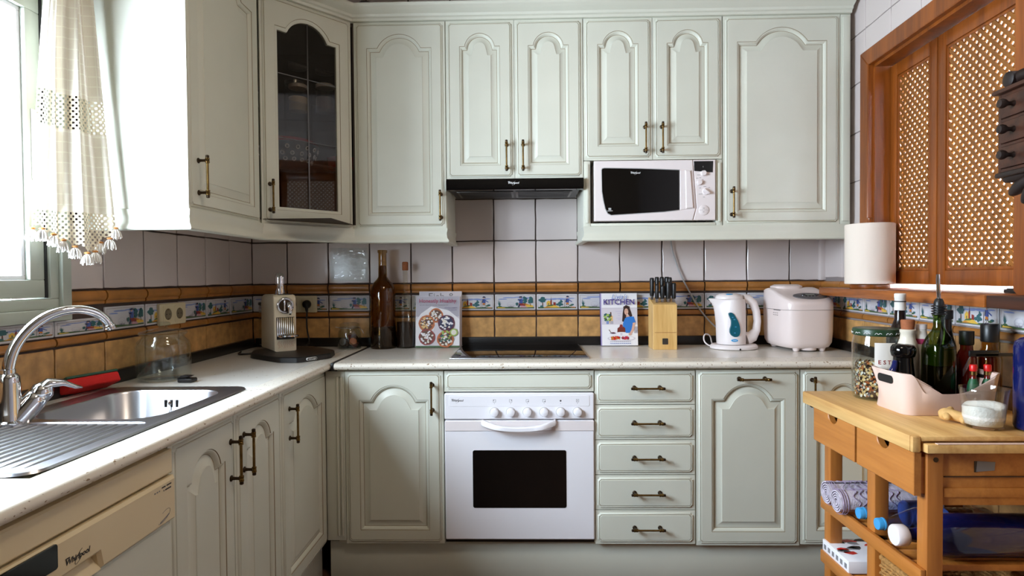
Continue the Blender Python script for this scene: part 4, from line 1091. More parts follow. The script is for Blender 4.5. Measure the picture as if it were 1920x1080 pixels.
for i, (p, d, c) in enumerate(caps):
    q = MB(JT); q.axis_lathe(p, d, [(.010, -.012), (.0125, -.010), (.0145, .008), (.0175, .0085), (.0175, .0098), (.015, .0105), (0, .0105)], c, 16)
    single(q, 'coffee_capsule', ['dark brown coffee capsule low in the clip jar, right', 'dark walnut coffee capsule low in the clip jar, left', 'silver coffee capsule facing out of the clip jar', 'orange brown coffee capsule at the front of the clip jar', 'brown coffee capsule on top of the pile in the clip jar', 'dark coffee capsule on top at the right of the clip jar'][i], 'capsule', 'capsules in the clip jar')

# amber bottle and clear carafe
E = thing('glass_bottle', 'tall amber brown spirit bottle with herbs against the tiles', 'bottle', (.676, -.090, ZC))
BTm = TR(.676, -.090, ZC)
q = MB(BTm); q.lathe([(0, .006), (.050, .004), (.058, .0005), (.060, .006), (.060, .262), (.056, .290), (.044, .314), (.028, .330), (.021, .342), (.0195, .40), (.0195, .455), (.023, .457), (.023, .470), (.017, .470)], 'amber', 34); q.build('body', E, angle=60)
q = MB(BTm); q.lathe([(0, .007), (.055, .007), (.0565, .012), (.0565, .262), (.052, .288), (.040, .311), (.024, .328), (.017, .345), (.0165, .395), (0, .396)], 'liquid_amber', 28); q.build('liquid', E)
q = MB(BTm)
for k in range(46):
    a = random.uniform(0, 2 * PI); r = random.uniform(.02, .05); z = .01 + abs(random.gauss(0, .05))
    q.axis_lathe((r * math.cos(a), r * math.sin(a), min(z, .16)), (random.uniform(-1, 1), random.uniform(-1, 1), 1), [(0, -.003), (.009, 0), (0, .003)], 'liquid_dark', 6)
q.lathe([(0, .0075), (.0572, .0075), (.0576, .013), (.0576, .105), (.050, .118), (0, .125)], 'liquid_dark', 28)
o = q.build('herbs', E); o['kind'] = 'stuff'
E = thing('carafe', 'clear glass cylinder bottle with thin neck and brown stopper', 'bottle', (.783, -.080, ZC))
BTm = TR(.783, -.080, ZC)
q = MB(BTm); q.lathe([(0, .005), (.040, .004), (.043, .001), (.0445, .006), (.0445, .236), (.046, .240), (.0455, .244), (.044, .247), (.020, .252), (.0125, .258), (.0115, .272), (.0115, .395), (.0125, .397)], 'bottle_clear', 30); q.build('body', E, angle=60)
q = MB(BTm); q.lathe([(0, .006), (.0415, .006), (.0425, .010), (.0425, .125), (0, .126)], 'liquid_dark', 26); q.build('liquid', E)
q = MB(BTm); q.lathe([(0, .372), (.0135, .372), (.0145, .376), (.0145, .408), (.012, .413), (0, .414)], 'cork', 18); q.build('stopper', E)

# crinkled transparent film stuck on the tiles
q = MB(TR(.492, -.0125, 1.292)); n = 22; vs = []; fs = []
for i in range(n + 1):
    for j in range(n + 1):
        u, v = i / n - .5, j / n - .5
        if abs(u) == .5 or abs(v) == .5: h = 0
        else: h = (.0022 * math.sin(9 * u + 26 * (v + .5 * u * u) + 2 * math.sin(14 * u)) + .0012 * math.sin(60 * v - 18 * u + 3 * math.sin(20 * u))) * (1 - 3.2 * max(abs(u), abs(v)) ** 2) + random.uniform(0, .0024)
        vs.append((u * .185, -.003 - h, v * .165))
for i in range(n):
    for j in range(n): fs.append((i * (n + 1) + j, (i + 1) * (n + 1) + j, (i + 1) * (n + 1) + j + 1, i * (n + 1) + j + 1))
q.add(vs, fs, 'jar_glass'); single(q, 'plastic_film', 'crinkled clear plastic film stuck on a white tile left of the bottles', 'film', angle=80)

# ------------------------------------------------------------------ cookbooks
def book(name, label, x, y, w, h, t, lean, cover, art, spine='p_white'):
    E = thing(name, label, 'book', (x + w / 2, y, ZC), 0)
    T = TR(x, y, ZC + .0005) @ RX(-lean)
    q = MB(T); q.box(.003, -t + .0025, .003, w - .004, -.0025, h - .003, 'paper'); q.build('pages', E)
    q = MB(T); q.box(0, -t, 0, w, -t + .0022, h, cover, .0004); q.box(0, -.0022, 0, w, 0, h, cover, .0004); q.box(-.001, -t, 0, .0015, 0, h, spine, .0006); cv = q.build('cover', E)
    q = MB(T); art(q, T, w, h, -t - .0002); q.build('cover_print', cv)
    return E
def art_fish(q, T, w, h, y):
    q.text('Fish &', .046, 'ink_grey', T @ TR(w * .52, y, h - .026), sx=1.15)
def art_healthy(q, T, w, h, y):
    k = [0]
    def S(c, p): k[0] += 1; q.flat(p, y - .00004 * k[0], c)
    S('p_grey', rect_pts(.002, h * .60, w - .002, h - .002)); S('p_white', ell(w * .52, h * .36, w * .50, h * .37, 40)) if False else None
    S('p_white', [(.002, .008), (w - .002, .008), (w - .002, h * .55), (w * .75, h * .72), (w * .35, h * .80), (w * .12, h * .66), (.002, h * .52)])
    S('p_cover', [(w * .30, .008), (w * .72, .008), (w * .9, h * .5), (w * .5, h * .6)])
    S('p_green', rect_pts(0, 0, w, .008))
    for cx, cz, r, c1, c2 in ((.46, .62, .155, 'p_crust', 'p_cream'), (.25, .47, .175, 'p_crust', 'p_oat'), (.70, .47, .18, 'p_berry', 'p_white'), (.26, .20, .175, 'p_red', 'p_white'), (.68, .16, .18, 'p_crust', 'p_cream')):
        X, Z, R = cx * w, cz * h, r * w
        S(c1, blob(X, Z, R * 1.05, R * 1.05, 20, .04)); S('p_brown' if c1 != 'p_berry' else 'p_navy', blob(X, Z, R * .86, R * .86, 16, .05))
        for _ in range(34):
            a = random.uniform(0, 2 * PI); rr = R * .8 * math.sqrt(random.random())
            S(random.choice([c2, c2, c2, 'p_white', c1, 'p_cream']), blob(X + rr * math.cos(a), Z + rr * math.sin(a), R * .15, R * .12, 7, .3))
        if cx == .68:
            for _ in range(16): S(random.choice(['p_lime', 'p_green', 'p_lime', 'p_teal']), blob(X + random.uniform(-.6, .6) * R, Z + random.uniform(-.3, 1.0) * R, R * .16, R * .12, 7, .3))
    S('p_lime', ell(w * .87, h * .29, w * .085, w * .085, 18)); S('p_cream', ell(w * .87, h * .29, w * .06, w * .06, 18))
    q.text('Honestly Healthy', .0255, 'p_magenta', T @ TR(w * .5, y - .009, h - .024), bold=.0002); 
    q.text('EAT WITH YOUR BODY IN MIND, THE ALKALINE WAY', .0056, 'ink', T @ TR(w * .42, y - .009, h - .044))
    q.text('NATASHA CORRETT', .0065, 'p_purple', T @ TR(w * .80, y - .009, h - .058)); q.text('VICKI EDGSON', .0065, 'p_purple', T @ TR(w * .83, y - .009, h - .068)); q.T = T
def art_kitchen(q, T, w, h, y):
    k = [0]
    def S(c, p): k[0] += 1; q.flat([(a * w, c2 * h) for a, c2 in p], y - .00004 * k[0], c)
    S('p_lilac', [(.0, .0), (.03, .0), (.03, 1), (0, 1)]); S('p_white', rect_pts(.03, .005, .998, .995)); S('p_cover', rect_pts(.03, .40, .998, .72)); S('p_grey', rect_pts(.03, .712, .998, .718))
    S('p_grey', rect_pts(.90, .235, .998, .36)); S('ink', rect_pts(.94, .27, .99, .275))
    # vase and board
    S('p_oat', rect_pts(.23, .43, .33, .57)); S('p_brown', [(.25, .55), (.30, .55), (.29, .64), (.26, .64)]); S('p_grey', rect_pts(.25, .41, .34, .47))
    for _ in range(22): S(random.choice(['p_green', 'p_teal', 'p_lime']), blob(random.uniform(.10, .26), random.uniform(.46, .60), .03, .022, 6, .4))
    S('p_sky', rect_pts(.15, .41, .22, .47))
    # woman: hair, face, tee, arm
    S('p_hair', [(.58, .46), (.60, .62), (.63, .74), (.70, .77), (.78, .74), (.83, .64), (.86, .56), (.80, .54), (.74, .60), (.70, .58), (.68, .47), (.62, .45)])
    S('p_skin', [(.70, .50), (.76, .51), (.77, .58), (.69, .58)]); S('p_skin', ell(.70, .645, .055, .062, 18)); S('p_hair', [(.625, .66), (.66, .71), (.76, .71), (.77, .66), (.80, .74), (.70, .77), (.62, .74)])
    S('ink', ell(.68, .66, .008, .005, 8)); S('ink', ell(.725, .665, .008, .005, 8)); S('p_red', [(.675, .615), (.70, .605), (.73, .618), (.70, .613)])
    S('p_shirt', [(.60, .42), (.66, .52), (.72, .545), (.80, .55), (.90, .55), (.95, .44), (.86, .43), (.86, .36), (.80, .24), (.64, .24), (.60, .32)])
    S('p_skin', [(.87, .43), (.94, .44), (.90, .30), (.84, .23), (.76, .19), (.77, .23), (.83, .30)]); S('p_skin', blob(.79, .215, .045, .025, 9, .1))
    # cake on stand
    S('p_cake', [(.44, .25), (.66, .25), (.66, .33), (.62, .355), (.50, .355), (.45, .33)]); S('p_red', [(.50, .34), (.60, .34), (.58, .40), (.52, .40)]); S('p_white', ell(.55, .245, .13, .012, 20)); S('p_cover', rect_pts(.52, .20, .58, .24))
    S('p_grey', ell(.32, .235, .09, .014, 16)); S('p_berry', ell(.33, .24, .06, .013, 14)); S('p_brown', [(.21, .30), (.225, .305), (.28, .245), (.27, .24)])
    S('p_cover', ell(.55, .135, .38, .055, 30)); S('p_white', ell(.55, .14, .34, .042, 30))
    for _ in range(26): S(random.choice(['p_red', 'red_cap', 'p_orange']), blob(random.uniform(.28, .5), random.uniform(.12, .175), .03, .018, 6, .3))
    for _ in range(20): S(random.choice(['red_cap', 'p_magenta', 'p_red']), blob(random.uniform(.56, .74), random.uniform(.12, .165), .028, .017, 6, .3))
    for z, a in ((.65, .12), (.61, .06), (.57, .04), (.52, .10), (.49, .05)): S('p_lilac', rect_pts(.50 - a / 1.2, z, .50 + a / 1.6, z + .006))
    q.text("Livia's", .032, 'p_sky', T @ TR(w * .50, y - .009, h * .925), shear=.35, bold=.0002); q.text('KITCHEN', .036, 'p_purple', T @ TR(w * .50, y - .009, h * .825), bold=.0008)
    [S('p_grey' if z > .06 else 'p_sky', rect_pts(.24 + .052 * i, z, .28 + .052 * i, z + .012)) for z in (.072, .035) for i in range(11)]
    q.T = T
book('cookbook', 'pale cookbook half hidden behind the cookbook with five tarts', .843, -.046, .206, .268, .018, 6.0, 'p_cover', art_fish)
book('cookbook', 'cookbook with five small tarts on its cover leaning left of the hob', .832, -.083, .212, .246, .018, 7.0, 'p_cover', art_healthy)
book('cookbook', 'lilac cookbook with a woman in a blue tee leaning right of the hob', 1.722, -.048, .176, .252, .024, 7.0, 'p_white', art_kitchen, 'p_purple')

# ------------------------------------------------------------------ knife block
E = thing('knife_block', 'pale bamboo knife block with a square grey badge', 'knife block', (1.992, -.165, ZC))
KX0, KX1, KY0, KY1 = 1.940, 2.048, -.215, -.105
q = MB(); 
sec = [(KY0, ZC + .0005), (KY1, ZC + .0005), (KY1, ZC + .235), (KY0, ZC + .206)]
rs = [[(x, y, z) for y, z in (sec if 0 < i < 3 else inset(sec, .0015))] for i, x in enumerate((KX0, KX0 + .0015, KX1 - .0015, KX1))]
q.rings(rs, 'bamboo'); q.face(rs[0], 'bamboo'); q.face(rs[-1], 'bamboo'); q.box(KX0 + .006, KY0 - .0006, ZC + .0775, KX1 - .004, KY0 + .001, ZC + .079, 'cork'); q.build('body', E)
q = MB(TR((KX0 + KX1) / 2, KY0, ZC + .038)); q.prism(rrect(-.013, -.014, .013, .014, .003), -.0012, .002, 'steel_dark', .0005); q.build('badge', E)
KN = [(-.045, 1, .100, 0), (-.022, 1, .104, 0), (.001, 1, .104, 0), (.024, 1, .104, 1), (.036, 1, .102, 1), (-.031, 0, .082, 0), (-.006, 0, .076, 0), (.020, 0, .094, 1), (.046, 0, .088, 0)]
KL = ['black handled knife at the left end of the back row of the block', 'second black knife from the left in the back row of the block', 'third black knife in the back row of the block, near the middle', 'fourth black knife in the back row of the block, right of the middle', 'black knife at the right end of the back row of the block',
      'leftmost black knife of the front row in the block', 'short black knife in the middle of the front row of the block', 'thick black knife right of the middle in the front row', 'rightmost black knife of the front row in the block']
for (dx, row, ln, fat), lb in zip(KN, KL):
    x = (KX0 + KX1) / 2 + dx; y = KY0 + (.028 if row == 0 else .070); z0 = ZC + .206 + (y - KY0) * .264
    E = thing('kitchen_knife', lb, 'knife', (x, y, z0), 0, 'knives in the bamboo block')
    r = .0112 if fat else .0098
    q = MB(TR(x, y, z0)); q.box(-.006, -.004, .001, .006, .004, .020, 'steel', .001); q.build('bolster', E)
    q = MB(TR(x, y, z0)); q.lathe([(0, .018), (r * .8, .018), (r, .024), (r * .95, .05), (r * 1.05, ln - .006), (r * .95, ln), (r * .7, ln + .003), (0, ln + .003)], 'black_plastic', 14, (0, 0, 0), 1.0, 1.3); q.build('handle', E)

# ------------------------------------------------------------------ kettle
E = thing('kettle', 'white electric kettle with a teal water window on its base', 'kettle', (2.31, -.19, ZC))
KT = TR(2.305, -.185, ZC)
q = MB(KT @ TR(.008, 0, 0)); q.lathe([(0, .001), (.100, .001), (.106, .004), (.106, .014), (.098, .022), (0, .023)], 'plastic_white', 36, (0, 0, 0), 1.0, .80); q.box(-.003, -.0862, .002, .003, -.083, .010, 'black_plastic'); q.build('base', E)
prof = [(-.068, .060, .024), (-.070, .060, .06), (-.073, .0605, .12), (-.078, .060, .165), (-.084, .059, .195), (-.096, .057, .214), (-.108, .056, .225)]
q = MB(KT); rs = []
for xl, xr, z in prof:
    cx = (min(xl, -.07) * .0 + (-.066 + xr) / 2); ring = []
    for j in range(44):
        a = 2 * PI * j / 44; c, s_ = math.cos(a), math.sin(a)
        rx = (xr + .066) / 2; x = cx + rx * c; yy = .066 * s_ * (1 - .10 * (z / .225))
        if c < -.2:
            ex = max(0, -xl - .066); t = max(0, (-c - .2) / .8); x -= ex * t ** 2.2; yy *= (1 - .45 * t * min(1, ex / .03))
        ring.append((x, yy, z + (.006 * max(0, -c - .5) if z > .22 else 0)))
    rs.append(ring)
q.rings(rs, 'plastic_white', True, True, False); top = rs[-1]
q.rings([top, [(x * .96 - .001, y * .92, z + .003) for x, y, z in top], [(x * .8, y * .78, z + .004) for x, y, z in top]], 'plastic_white', True, False, True); q.build('body', E, angle=55)
q = MB(KT); rs = []
for k, (f, z) in enumerate(((.93, .228), (.94, .236), (.86, .245), (.62, .252), (.3, .255))):
    rs.append([(-.012 + f * .064 * math.cos(2 * PI * j / 36) * (1.05 if math.cos(2 * PI * j / 36) < 0 else 1), f * .058 * math.sin(2 * PI * j / 36), z) for j in range(36)])
q.rings(rs, 'plastic_white', True, True, True); ld = q.build('lid', E, angle=60)
q = MB(KT); q.lathe([(0, 0), (.014, 0), (.015, .003), (.012, .006), (0, .007)], 'blue_btn', 20, (-.022, -.034, .247), 1.1, .6); q.build('lid_button', ld)
q = MB(KT); hp = [(.050, 0, .232), (.072, 0, .228), (.096, 0, .208), (.110, 0, .170), (.115, 0, .125), (.110, 0, .085), (.092, 0, .056), (.062, 0, .046)]
hw = [.022, .024, .022, .0195, .019, .021, .030, .038]
rs = []
for i, p in enumerate(hp):
    a = Vector(hp[max(i - 1, 0)]); c = Vector(hp[min(i + 1, len(hp) - 1)]); d = (c - a).normalized(); nrm = Vector((d.z, 0, -d.x)); w = hw[i]
    rs.append([Vector(p) + nrm * (w * .86 * math.cos(2 * PI * j / 16)) + Vector((0, w * .85 * math.sin(2 * PI * j / 16), 0)) for j in range(16)])
q.rings(rs, 'plastic_white', True, True, True); hd_ = q.build('handle', E, angle=60)
q = MB(KT @ TR(.080, 0, .232) @ RY(32)); q.box(-.010, -.011, -.002, .014, .011, .003, 'blue_btn', .002); q.build('switch', hd_)
q = MB(KT); wp = [(-.036, .165), (-.030, .170), (-.020, .168), (-.008, .155), (.004, .135), (.013, .110), (.016, .085), (.012, .068), (.002, .060), (-.012, .060), (-.024, .066), (-.031, .078), (-.031, .095), (-.025, .115), (-.025, .135), (-.033, .152)][::-1]
wp = smooth_poly(wp, 2); q.prism(wp if sum((wp[i - 1][0] * wp[i][1] - wp[i][0] * wp[i - 1][1]) for i in range(len(wp))) > 0 else wp[::-1], -.0668, -.055, 'teal', .0012)
for x, z in ((-.020, .148), (-.012, .138), (-.006, .105), (-.010, .078)): q.flat(rect_pts(x - .004, z - .002, x + .004, z + .002), -.0671, 'blue_btn')
q.build('water_window', E)
q = MB(KT); q.prism(ell(-.010, .044, .0145, .006, 20), -.0668, -.06, 'blue_cap', .0005); q.flat(rect_pts(-.018, .0432, -.002, .0448), -.0672, 'p_white'); q.build('maker_badge', E)
q = MB(); q.tube([(2.222, -.175, ZC + .012), (2.200, -.18, ZC + .014), (2.183, -.17, ZC + .030), (2.184, -.155, ZC + .055), (2.200, -.14, ZC + .066), (2.225, -.125, ZC + .055), (2.24, -.1, ZC + .012), (2.26, -.06, ZC + .005)], .0032, 'plastic_white', 8, 2); q.build('cord', E)

q = MB(); q.tube([(2.068, -.020, 1.395), (2.071, -.0215, 1.36), (2.080, -.0215, 1.325), (2.106, -.0215, 1.242), (2.152, -.026, 1.151), (2.203, -.026, 1.059), (2.262, -.027, .99), (2.30, -.03, .96)], .0038, 'plastic_grey', 8, 2)
single(q, 'appliance_cable', 'grey white power cord hanging down the tiles behind the kettle', 'cord')

# ------------------------------------------------------------------ bread maker
E = thing('bread_maker', 'white bread maker with a domed lid and dark display in the corner', 'bread maker', (2.59, -.20, ZC))
BM = TR(2.592, -.203, ZC) @ RZ(4)
def sup(rx, ry, z, n=48, e=4.2, ox=0, oy=0):
    out = []
    for j in range(n):
        a = 2 * PI * j / n; c, s_ = math.cos(a), math.sin(a)
        out.append((ox + rx * abs(c) ** (2 / e) * (1 if c >= 0 else -1), oy + ry * abs(s_) ** (2 / e) * (1 if s_ >= 0 else -1), z))
    return out
q = MB(BM); q.rings([sup(.088, .108, .014), sup(.102, .124, .020), sup(.112, .134, .040), sup(.1155, .1375, .09), sup(.1165, .1385, .182)], 'bread_white', True, True, True); q.build('body', E, angle=60)
q = MB(BM); n = 48; rs = [sup(.1165, .1385, .1835), sup(.1165, .1385, .205)]
def lidz(y): return .212 + .058 * min(1, max(0, (y + .1385) / .170)) - .012 * max(0, (y - .05) / .09)
def dome(f, dz): return [(x, y, min(lidz(y), .27) + dz) for x, y, z in sup(.1165 * f, .1385 * f, 0)]
rs += [dome(.985, .001), dome(.95, .006), dome(.85, .0085), dome(.6, .009), dome(.3, .009), dome(.03, .009)]
q.rings(rs, 'bread_white', True, True, True); ld = q.build('lid', E, angle=60)
q = MB(BM); q.rings([sup(.066, .05, .268, 30, 3, -.020, .060), sup(.066, .052, .284, 30, 3, -.020, .060), sup(.05, .038, .292, 30, 3, -.020, .060)], 'bread_white', True, True, True); q.build('lid_bulge', ld, angle=60)
# control panel: lens-shaped grey plate on the sloping front of the lid
PTm = BM @ TR(.014, -.082, .2425) @ RX(18.5)
lens = [(.075 * math.cos(2 * PI * j / 30), .034 * math.sin(2 * PI * j / 30)) for j in range(30)]
q = MB(PTm); q.rings([[(x, y, -.006) for x, y in lens], [(x, y, .0015) for x, y in lens], [(x * .96, y * .94, .0028) for x, y in lens]], 'grey_panel', True, False, True); cp = q.build('control_panel', ld)
q = MB(PTm); q.lathe([(.036, .002), (.035, .0048), (0, .0052)], 'black_gloss', 26, (0.002, .004, 0), 1.1, .42); q.box(-.018, -.004, .0050, .022, .011, .0058, 'lcd', .0005)
for k in range(5): q.lathe([(.0032, .0045), (0, .0056)], 'plastic_grey', 10, (-.03 + k * .015, -.012, 0), 1.2, .7)
q.build('display', cp)
for x, y in ((-.055, -.095), (.060, -.095), (-.06, .095), (.06, .095)):
    q = MB(BM); q.lathe([(0, .001), (.010, .001), (.012, .004), (.018, .022), (0, .024)], 'bread_white', 16, (x, y, 0)); q.build('foot', E)
q = MB(BM); q.lathe([(0, .006), (.034, .006), (.036, .009), (.036, .018)], 'bread_white', 20, (.002, -.085, 0)); q.build('drive_cover', E)
q = MB(BM)
for k in range(4):
    for j in range(2): q.cyl((-.1172, -.015 - k * .012, .158 + j * .009), (-.1155, -.015 - k * .012, .158 + j * .009), .0018, 'ink', n=6)
q.box(-.1185, -.075, .1795, -.113, -.02, .1815, 'ink'); q.build('air_vent', E)
# ------------------------------------------------------------------ wooden trolley
CX0, CX1, CY0, CY1, CZ = 2.252, 2.686, -1.552, -1.000, .850
E = thing('kitchen_trolley', 'birch kitchen trolley with drawers standing under the hatch shelf', 'trolley', (2.47, -1.28, 0))
q = MB(); T0 = TR(0, 0, 0)
q.box(CX0, CY0 + .012, CZ - .038, CX1, CY1, CZ, 'birch_top', .004); q.box(CX0, CY0, CZ - .038, CX0 + .020, CY0 + .0118, CZ, 'birch_top', .004); q.box(CX0 + .0202, CY0, CZ - .0115, CX1, CY0 + .0118, CZ, 'birch_top', .003); q.build('top', E)
q = MB(); q.box(CX0 + .026, CY0 - .012, CZ - .0365, CX1 - .01, CY0 + .0115, CZ - .0160, 'birch_top', .002); q.box(CX0 + .05, CY0 - .0115, CZ - .0158, CX1 - .02, CY0 - .001, CZ - .0145, 'pink_box'); q.build('pull_out_board', E)
LW = .038; LX0 = 2.299
for nm, x, y in (('leg', LX0, -1.532), ('leg', LX0, -1.086), ('leg', 2.645, -1.532), ('leg', 2.645, -1.086)):
    q = MB(); q.box(x, y, .045 if x < 2.4 else .0, x + LW, y + LW, CZ - .0385, 'birch_leg', .003); 
    q.build('leg', E)
    if x < 2.4:
        q = MB(); q.axis_lathe((x + LW / 2 - .012, y + LW / 2, .0225), (1, 0, 0), [(.012, 0), (.0225, .002), (.0225, .022), (.012, .024)], 'black_plastic', 22); q.build('wheel', E)
q = MB(); q.box(LX0, -1.322, .045, LX0 + LW, -1.284, .735, 'birch_leg', .003); q.build('leg', E)
q = MB(); q.axis_lathe((LX0 + .006, -1.303, .0225), (1, 0, 0), [(.012, 0), (.0225, .002), (.0225, .022), (.012, .024)], 'black_plastic', 22); q.build('wheel', E)
# aprons
q = MB(); q.box(2.338, -1.526, .680, 2.644, -1.506, .806, 'birch', .002); q.box(2.340, -1.5305, .748, 2.644, -1.5265, .750, 'walnut'); q.box(2.338, -1.530, .700, 2.644, -1.5265, .722, 'birch', .002)
q.box(2.338, -1.072, .680, 2.644, -1.052, .806, 'birch', .002); q.box(2.650, -1.49, .68, 2.668, -1.09, .806, 'birch', .002); q.build('apron', E)
q = MB(TR(2.435, -1.5268, .773)); q.prism([(-.020, -.013), (.022, -.010), (.024, .010), (-.018, .012)], -.0008, .0005, 'ink_grey'); q.box(-.024, -.0005, -.014, -.017, .0005, .012, 'walnut_dark'); q.build('label_scrap', E)
q = MB(); q.axis_lathe((2.318, -1.5325, .790), (0, -1, 0), [(.006, 0), (.006, .0012), (0, .0014)], 'bronze', 12); q.build('bolt', E)
# drawers on the long left side, with half-moon grips
def drawer(y0, y1, lab):
    z0, z1 = .703, .806; n = 10; yc = (y0 + y1) / 2; r = .026
    P = [(y0, z0), (y1, z0), (y1, z1)] + [(yc + r * math.cos(PI * i / n), z1 - .024 * math.sin(PI * i / n)) for i in range(n + 1)] + [(y0, z1)]
    # local x runs along world -y so that the face looks towards -x
    T = TR(2.270, 0, 0) @ RZ(-90)
    q = MB(T); q.prism([(-y, z) for y, z in P][::-1], 0.0, .018, 'birch', .002); d = q.build('drawer', E)
    q = MB(); q.box(2.2885, y0 + .004, z0 + .004, 2.60, y0 + .014, z1 - .012, 'birch'); q.box(2.2885, y1 - .014, z0 + .004, 2.60, y1 - .004, z1 - .012, 'birch'); q.box(2.2885, y0 + .0145, z0 + .004, 2.60, y1 - .0145, z0 + .012, 'birch'); q.build('drawer_box', d)
drawer(-1.272, -1.038, ''); drawer(-1.527, -1.284, '')
q = MB(); q.box(2.292, -1.2835, .705, 2.60, -1.2725, .800, 'walnut'); q.build('drawer_divider', E)
# shelves of slats between rails
for zt, nm in ((.528, 'shelf'), (.358, 'shelf')):
    q = MB(); q.box(LX0 - .013, -1.53, zt - .036, LX0 - .0005, -1.05, zt, 'birch', .002); q.box(2.6835, -1.53, zt - .036, 2.696, -1.05, zt, 'birch', .002)
    q.box(LX0 + .0385, -1.528, zt - .034, 2.644, -1.512, zt - .002, 'birch', .002) if zt > .5 and False else None
    for k in range(8):
        y = -1.49 + k * .056
        if k == 7: y = -1.115
        q.box(LX0 + .0002, y, zt - .022, 2.683, y + .026, zt - .006, 'birch', .002)
    q.build(nm, E)
q = MB(); q.box(2.338, -1.080, .44, 2.644, -1.066, .50, 'birch', .002); q.build('cross_rail', E)

# ------------------------------------------------------------------ things on the trolley
GAP = .0006
def bottle(name, label, cat, at, parts, group=None, n=26):
    E = thing(name, label, cat, at, 0, group)
    for nm, m, prof in parts:
        q = MB(TR(*at)); q.lathe(prof, m, n); q.build(nm, E, angle=50)
    return E
# jar of muesli
jx, jy = 2.420, -1.117
E = thing('storage_jar', 'glass jar of muesli with a dark green screw lid on the trolley', 'jar', (jx, jy, CZ))
q = MB(TR(jx, jy, CZ + GAP)); q.lathe([(0, .004), (.05, .003), (.060, .0005), (.0655, .008), (.066, .02), (.066, .14), (.0655, .165), (.0625, .180), (.060, .190), (.060, .197), (.058, .197), (.058, .188), (.0635, .16), (.064, .012), (0, .008)], 'jar_glass', 40); bd = q.build('body', E, angle=60)
q = MB(TR(jx, jy, CZ + .1915)); q.lathe([(.0615, 0), (.0645, .002), (.0650, .016), (.0635, .020), (.060, .0215), (0, .0215)], 'lid_green', 40)
for k in range(14):
    a = 2 * PI * k / 14; T = TR(jx, jy, CZ + .1915) @ RZ(math.degrees(a)); q.T = T
    q.tube([(-.009, -.0653, .006), (-.005, -.0656, .012), (0, -.0658, .006), (.004, -.0656, .011), (.009, -.0653, .008)], .0008, 'ink_white', 4, 1)
q.build('lid', E, angle=40)
q = MB(TR(jx, jy, CZ)); n = 16; rs = []
for z in (.088, .15, .168): rs.append([(.0657 * math.cos(math.radians(-108 + 42 * i / n)), .0657 * math.sin(math.radians(-108 + 42 * i / n)), z) for i in range(n + 1)])
LBL = [[(.0668 * math.cos(math.radians(-124 + 48 * i / n)), .0668 * math.sin(math.radians(-124 + 48 * i / n)), z) for i in range(n + 1)] for z in (.098, .174)]
q.rings(LBL, 'label_white', False)
for i, ch in enumerate('ESTO'):
    a = -80 - (3 - i) * 11; T = TR(jx, jy, CZ) @ RZ(a + 90) @ TR(0, -.0672, .117); q.text(ch, .0165, 'p_red', T, bold=.0003)
q.build('label', bd)
q = MB(TR(jx, jy, CZ)); random.seed(5)
q.lathe([(0, .009), (.050, .009), (.052, .014), (.052, .095), (0, .105)], 'p_raisin', 20)
for k in range(1150):
    a = random.uniform(0, 2 * PI); top = random.random() < .22
    if top: r = .055 * math.sqrt(random.random()); z = .100 + random.uniform(-.004, .010)
    else: r = random.uniform(.051, .0585); z = random.uniform(.011, .100)
    s = random.uniform(.0028, .0052); c = random.choice(['p_oat', 'p_oat', 'p_cream', 'p_oat', 'p_crust', 'p_raisin'])
    nrm = Vector((math.cos(a), math.sin(a), random.uniform(-.6, .6) + (1 if top else 0))) + Vector((random.uniform(-.5, .5), random.uniform(-.5, .5), 0))
    q.axis_lathe((r * math.cos(a), r * math.sin(a), z), nrm, [(s * .6, -.0006), (s, .0003), (0, .0010)], c, 6)
single(q, 'muesli', 'oat and raisin muesli filling the lower half of the glass jar', 'muesli', kind='stuff')

# pale open-top box with slot handle
E = thing('storage_box', 'pale pink plastic box with a slotted handle holding oil bottles', 'box', (2.485, -1.275, CZ))
bx0, bx1, by0, by1 = 2.352, 2.612, -1.362, -1.188
def boxring(d, zf, n=8, r=.030):
    P = rrect(bx0 + d, by0 + d, bx1 - d, by1 - d, max(.004, r - d), n)
    Q = []
    for i in range(len(P)):
        a, c = Vector(P[i]), Vector(P[(i + 1) % len(P)]); m_ = max(1, int((c - a).length / .006))
        for k in range(m_): Q.append(tuple(a + (c - a) * k / m_))
    return [(x, y, zf(x)) for x, y in Q]
def rim(x):
    t = min(x - bx0, bx1 - x); e = min(1, max(0, (t - .016) / .042)); e = e * e * (3 - 2 * e)
    return CZ + .112 - .052 * e
q = MB()
o0 = boxring(.012, lambda x: CZ + GAP, r=.04); o1 = boxring(.010, lambda x: CZ + .004, r=.04); o2 = boxring(0, rim); i2 = boxring(.0022, rim); i1 = boxring(.0125, lambda x: CZ + .005, r=.04)
mid = [tuple(Vector(a) * .5 + Vector(c) * .5) for a, c in zip(o1, o2)]
q.rings([o0, o1, mid, o2, i2, i1], 'pink_box', True, True, True); q.build('body', E, angle=45)
for xx, s in ((bx0, -1), (bx1, 1)):
    T = TR(xx + .0014 * s * -1 + (.0 if s < 0 else 0), (by0 + by1) / 2, CZ + .088) @ RZ(-90 if s < 0 else 90)
    q = MB(T); q.prism(rrect(-.034, -.011, .034, .011, .0095), -.0014 if s < 0 else -.0014, .003, 'black_plastic'); q.build('handle_slot', E)

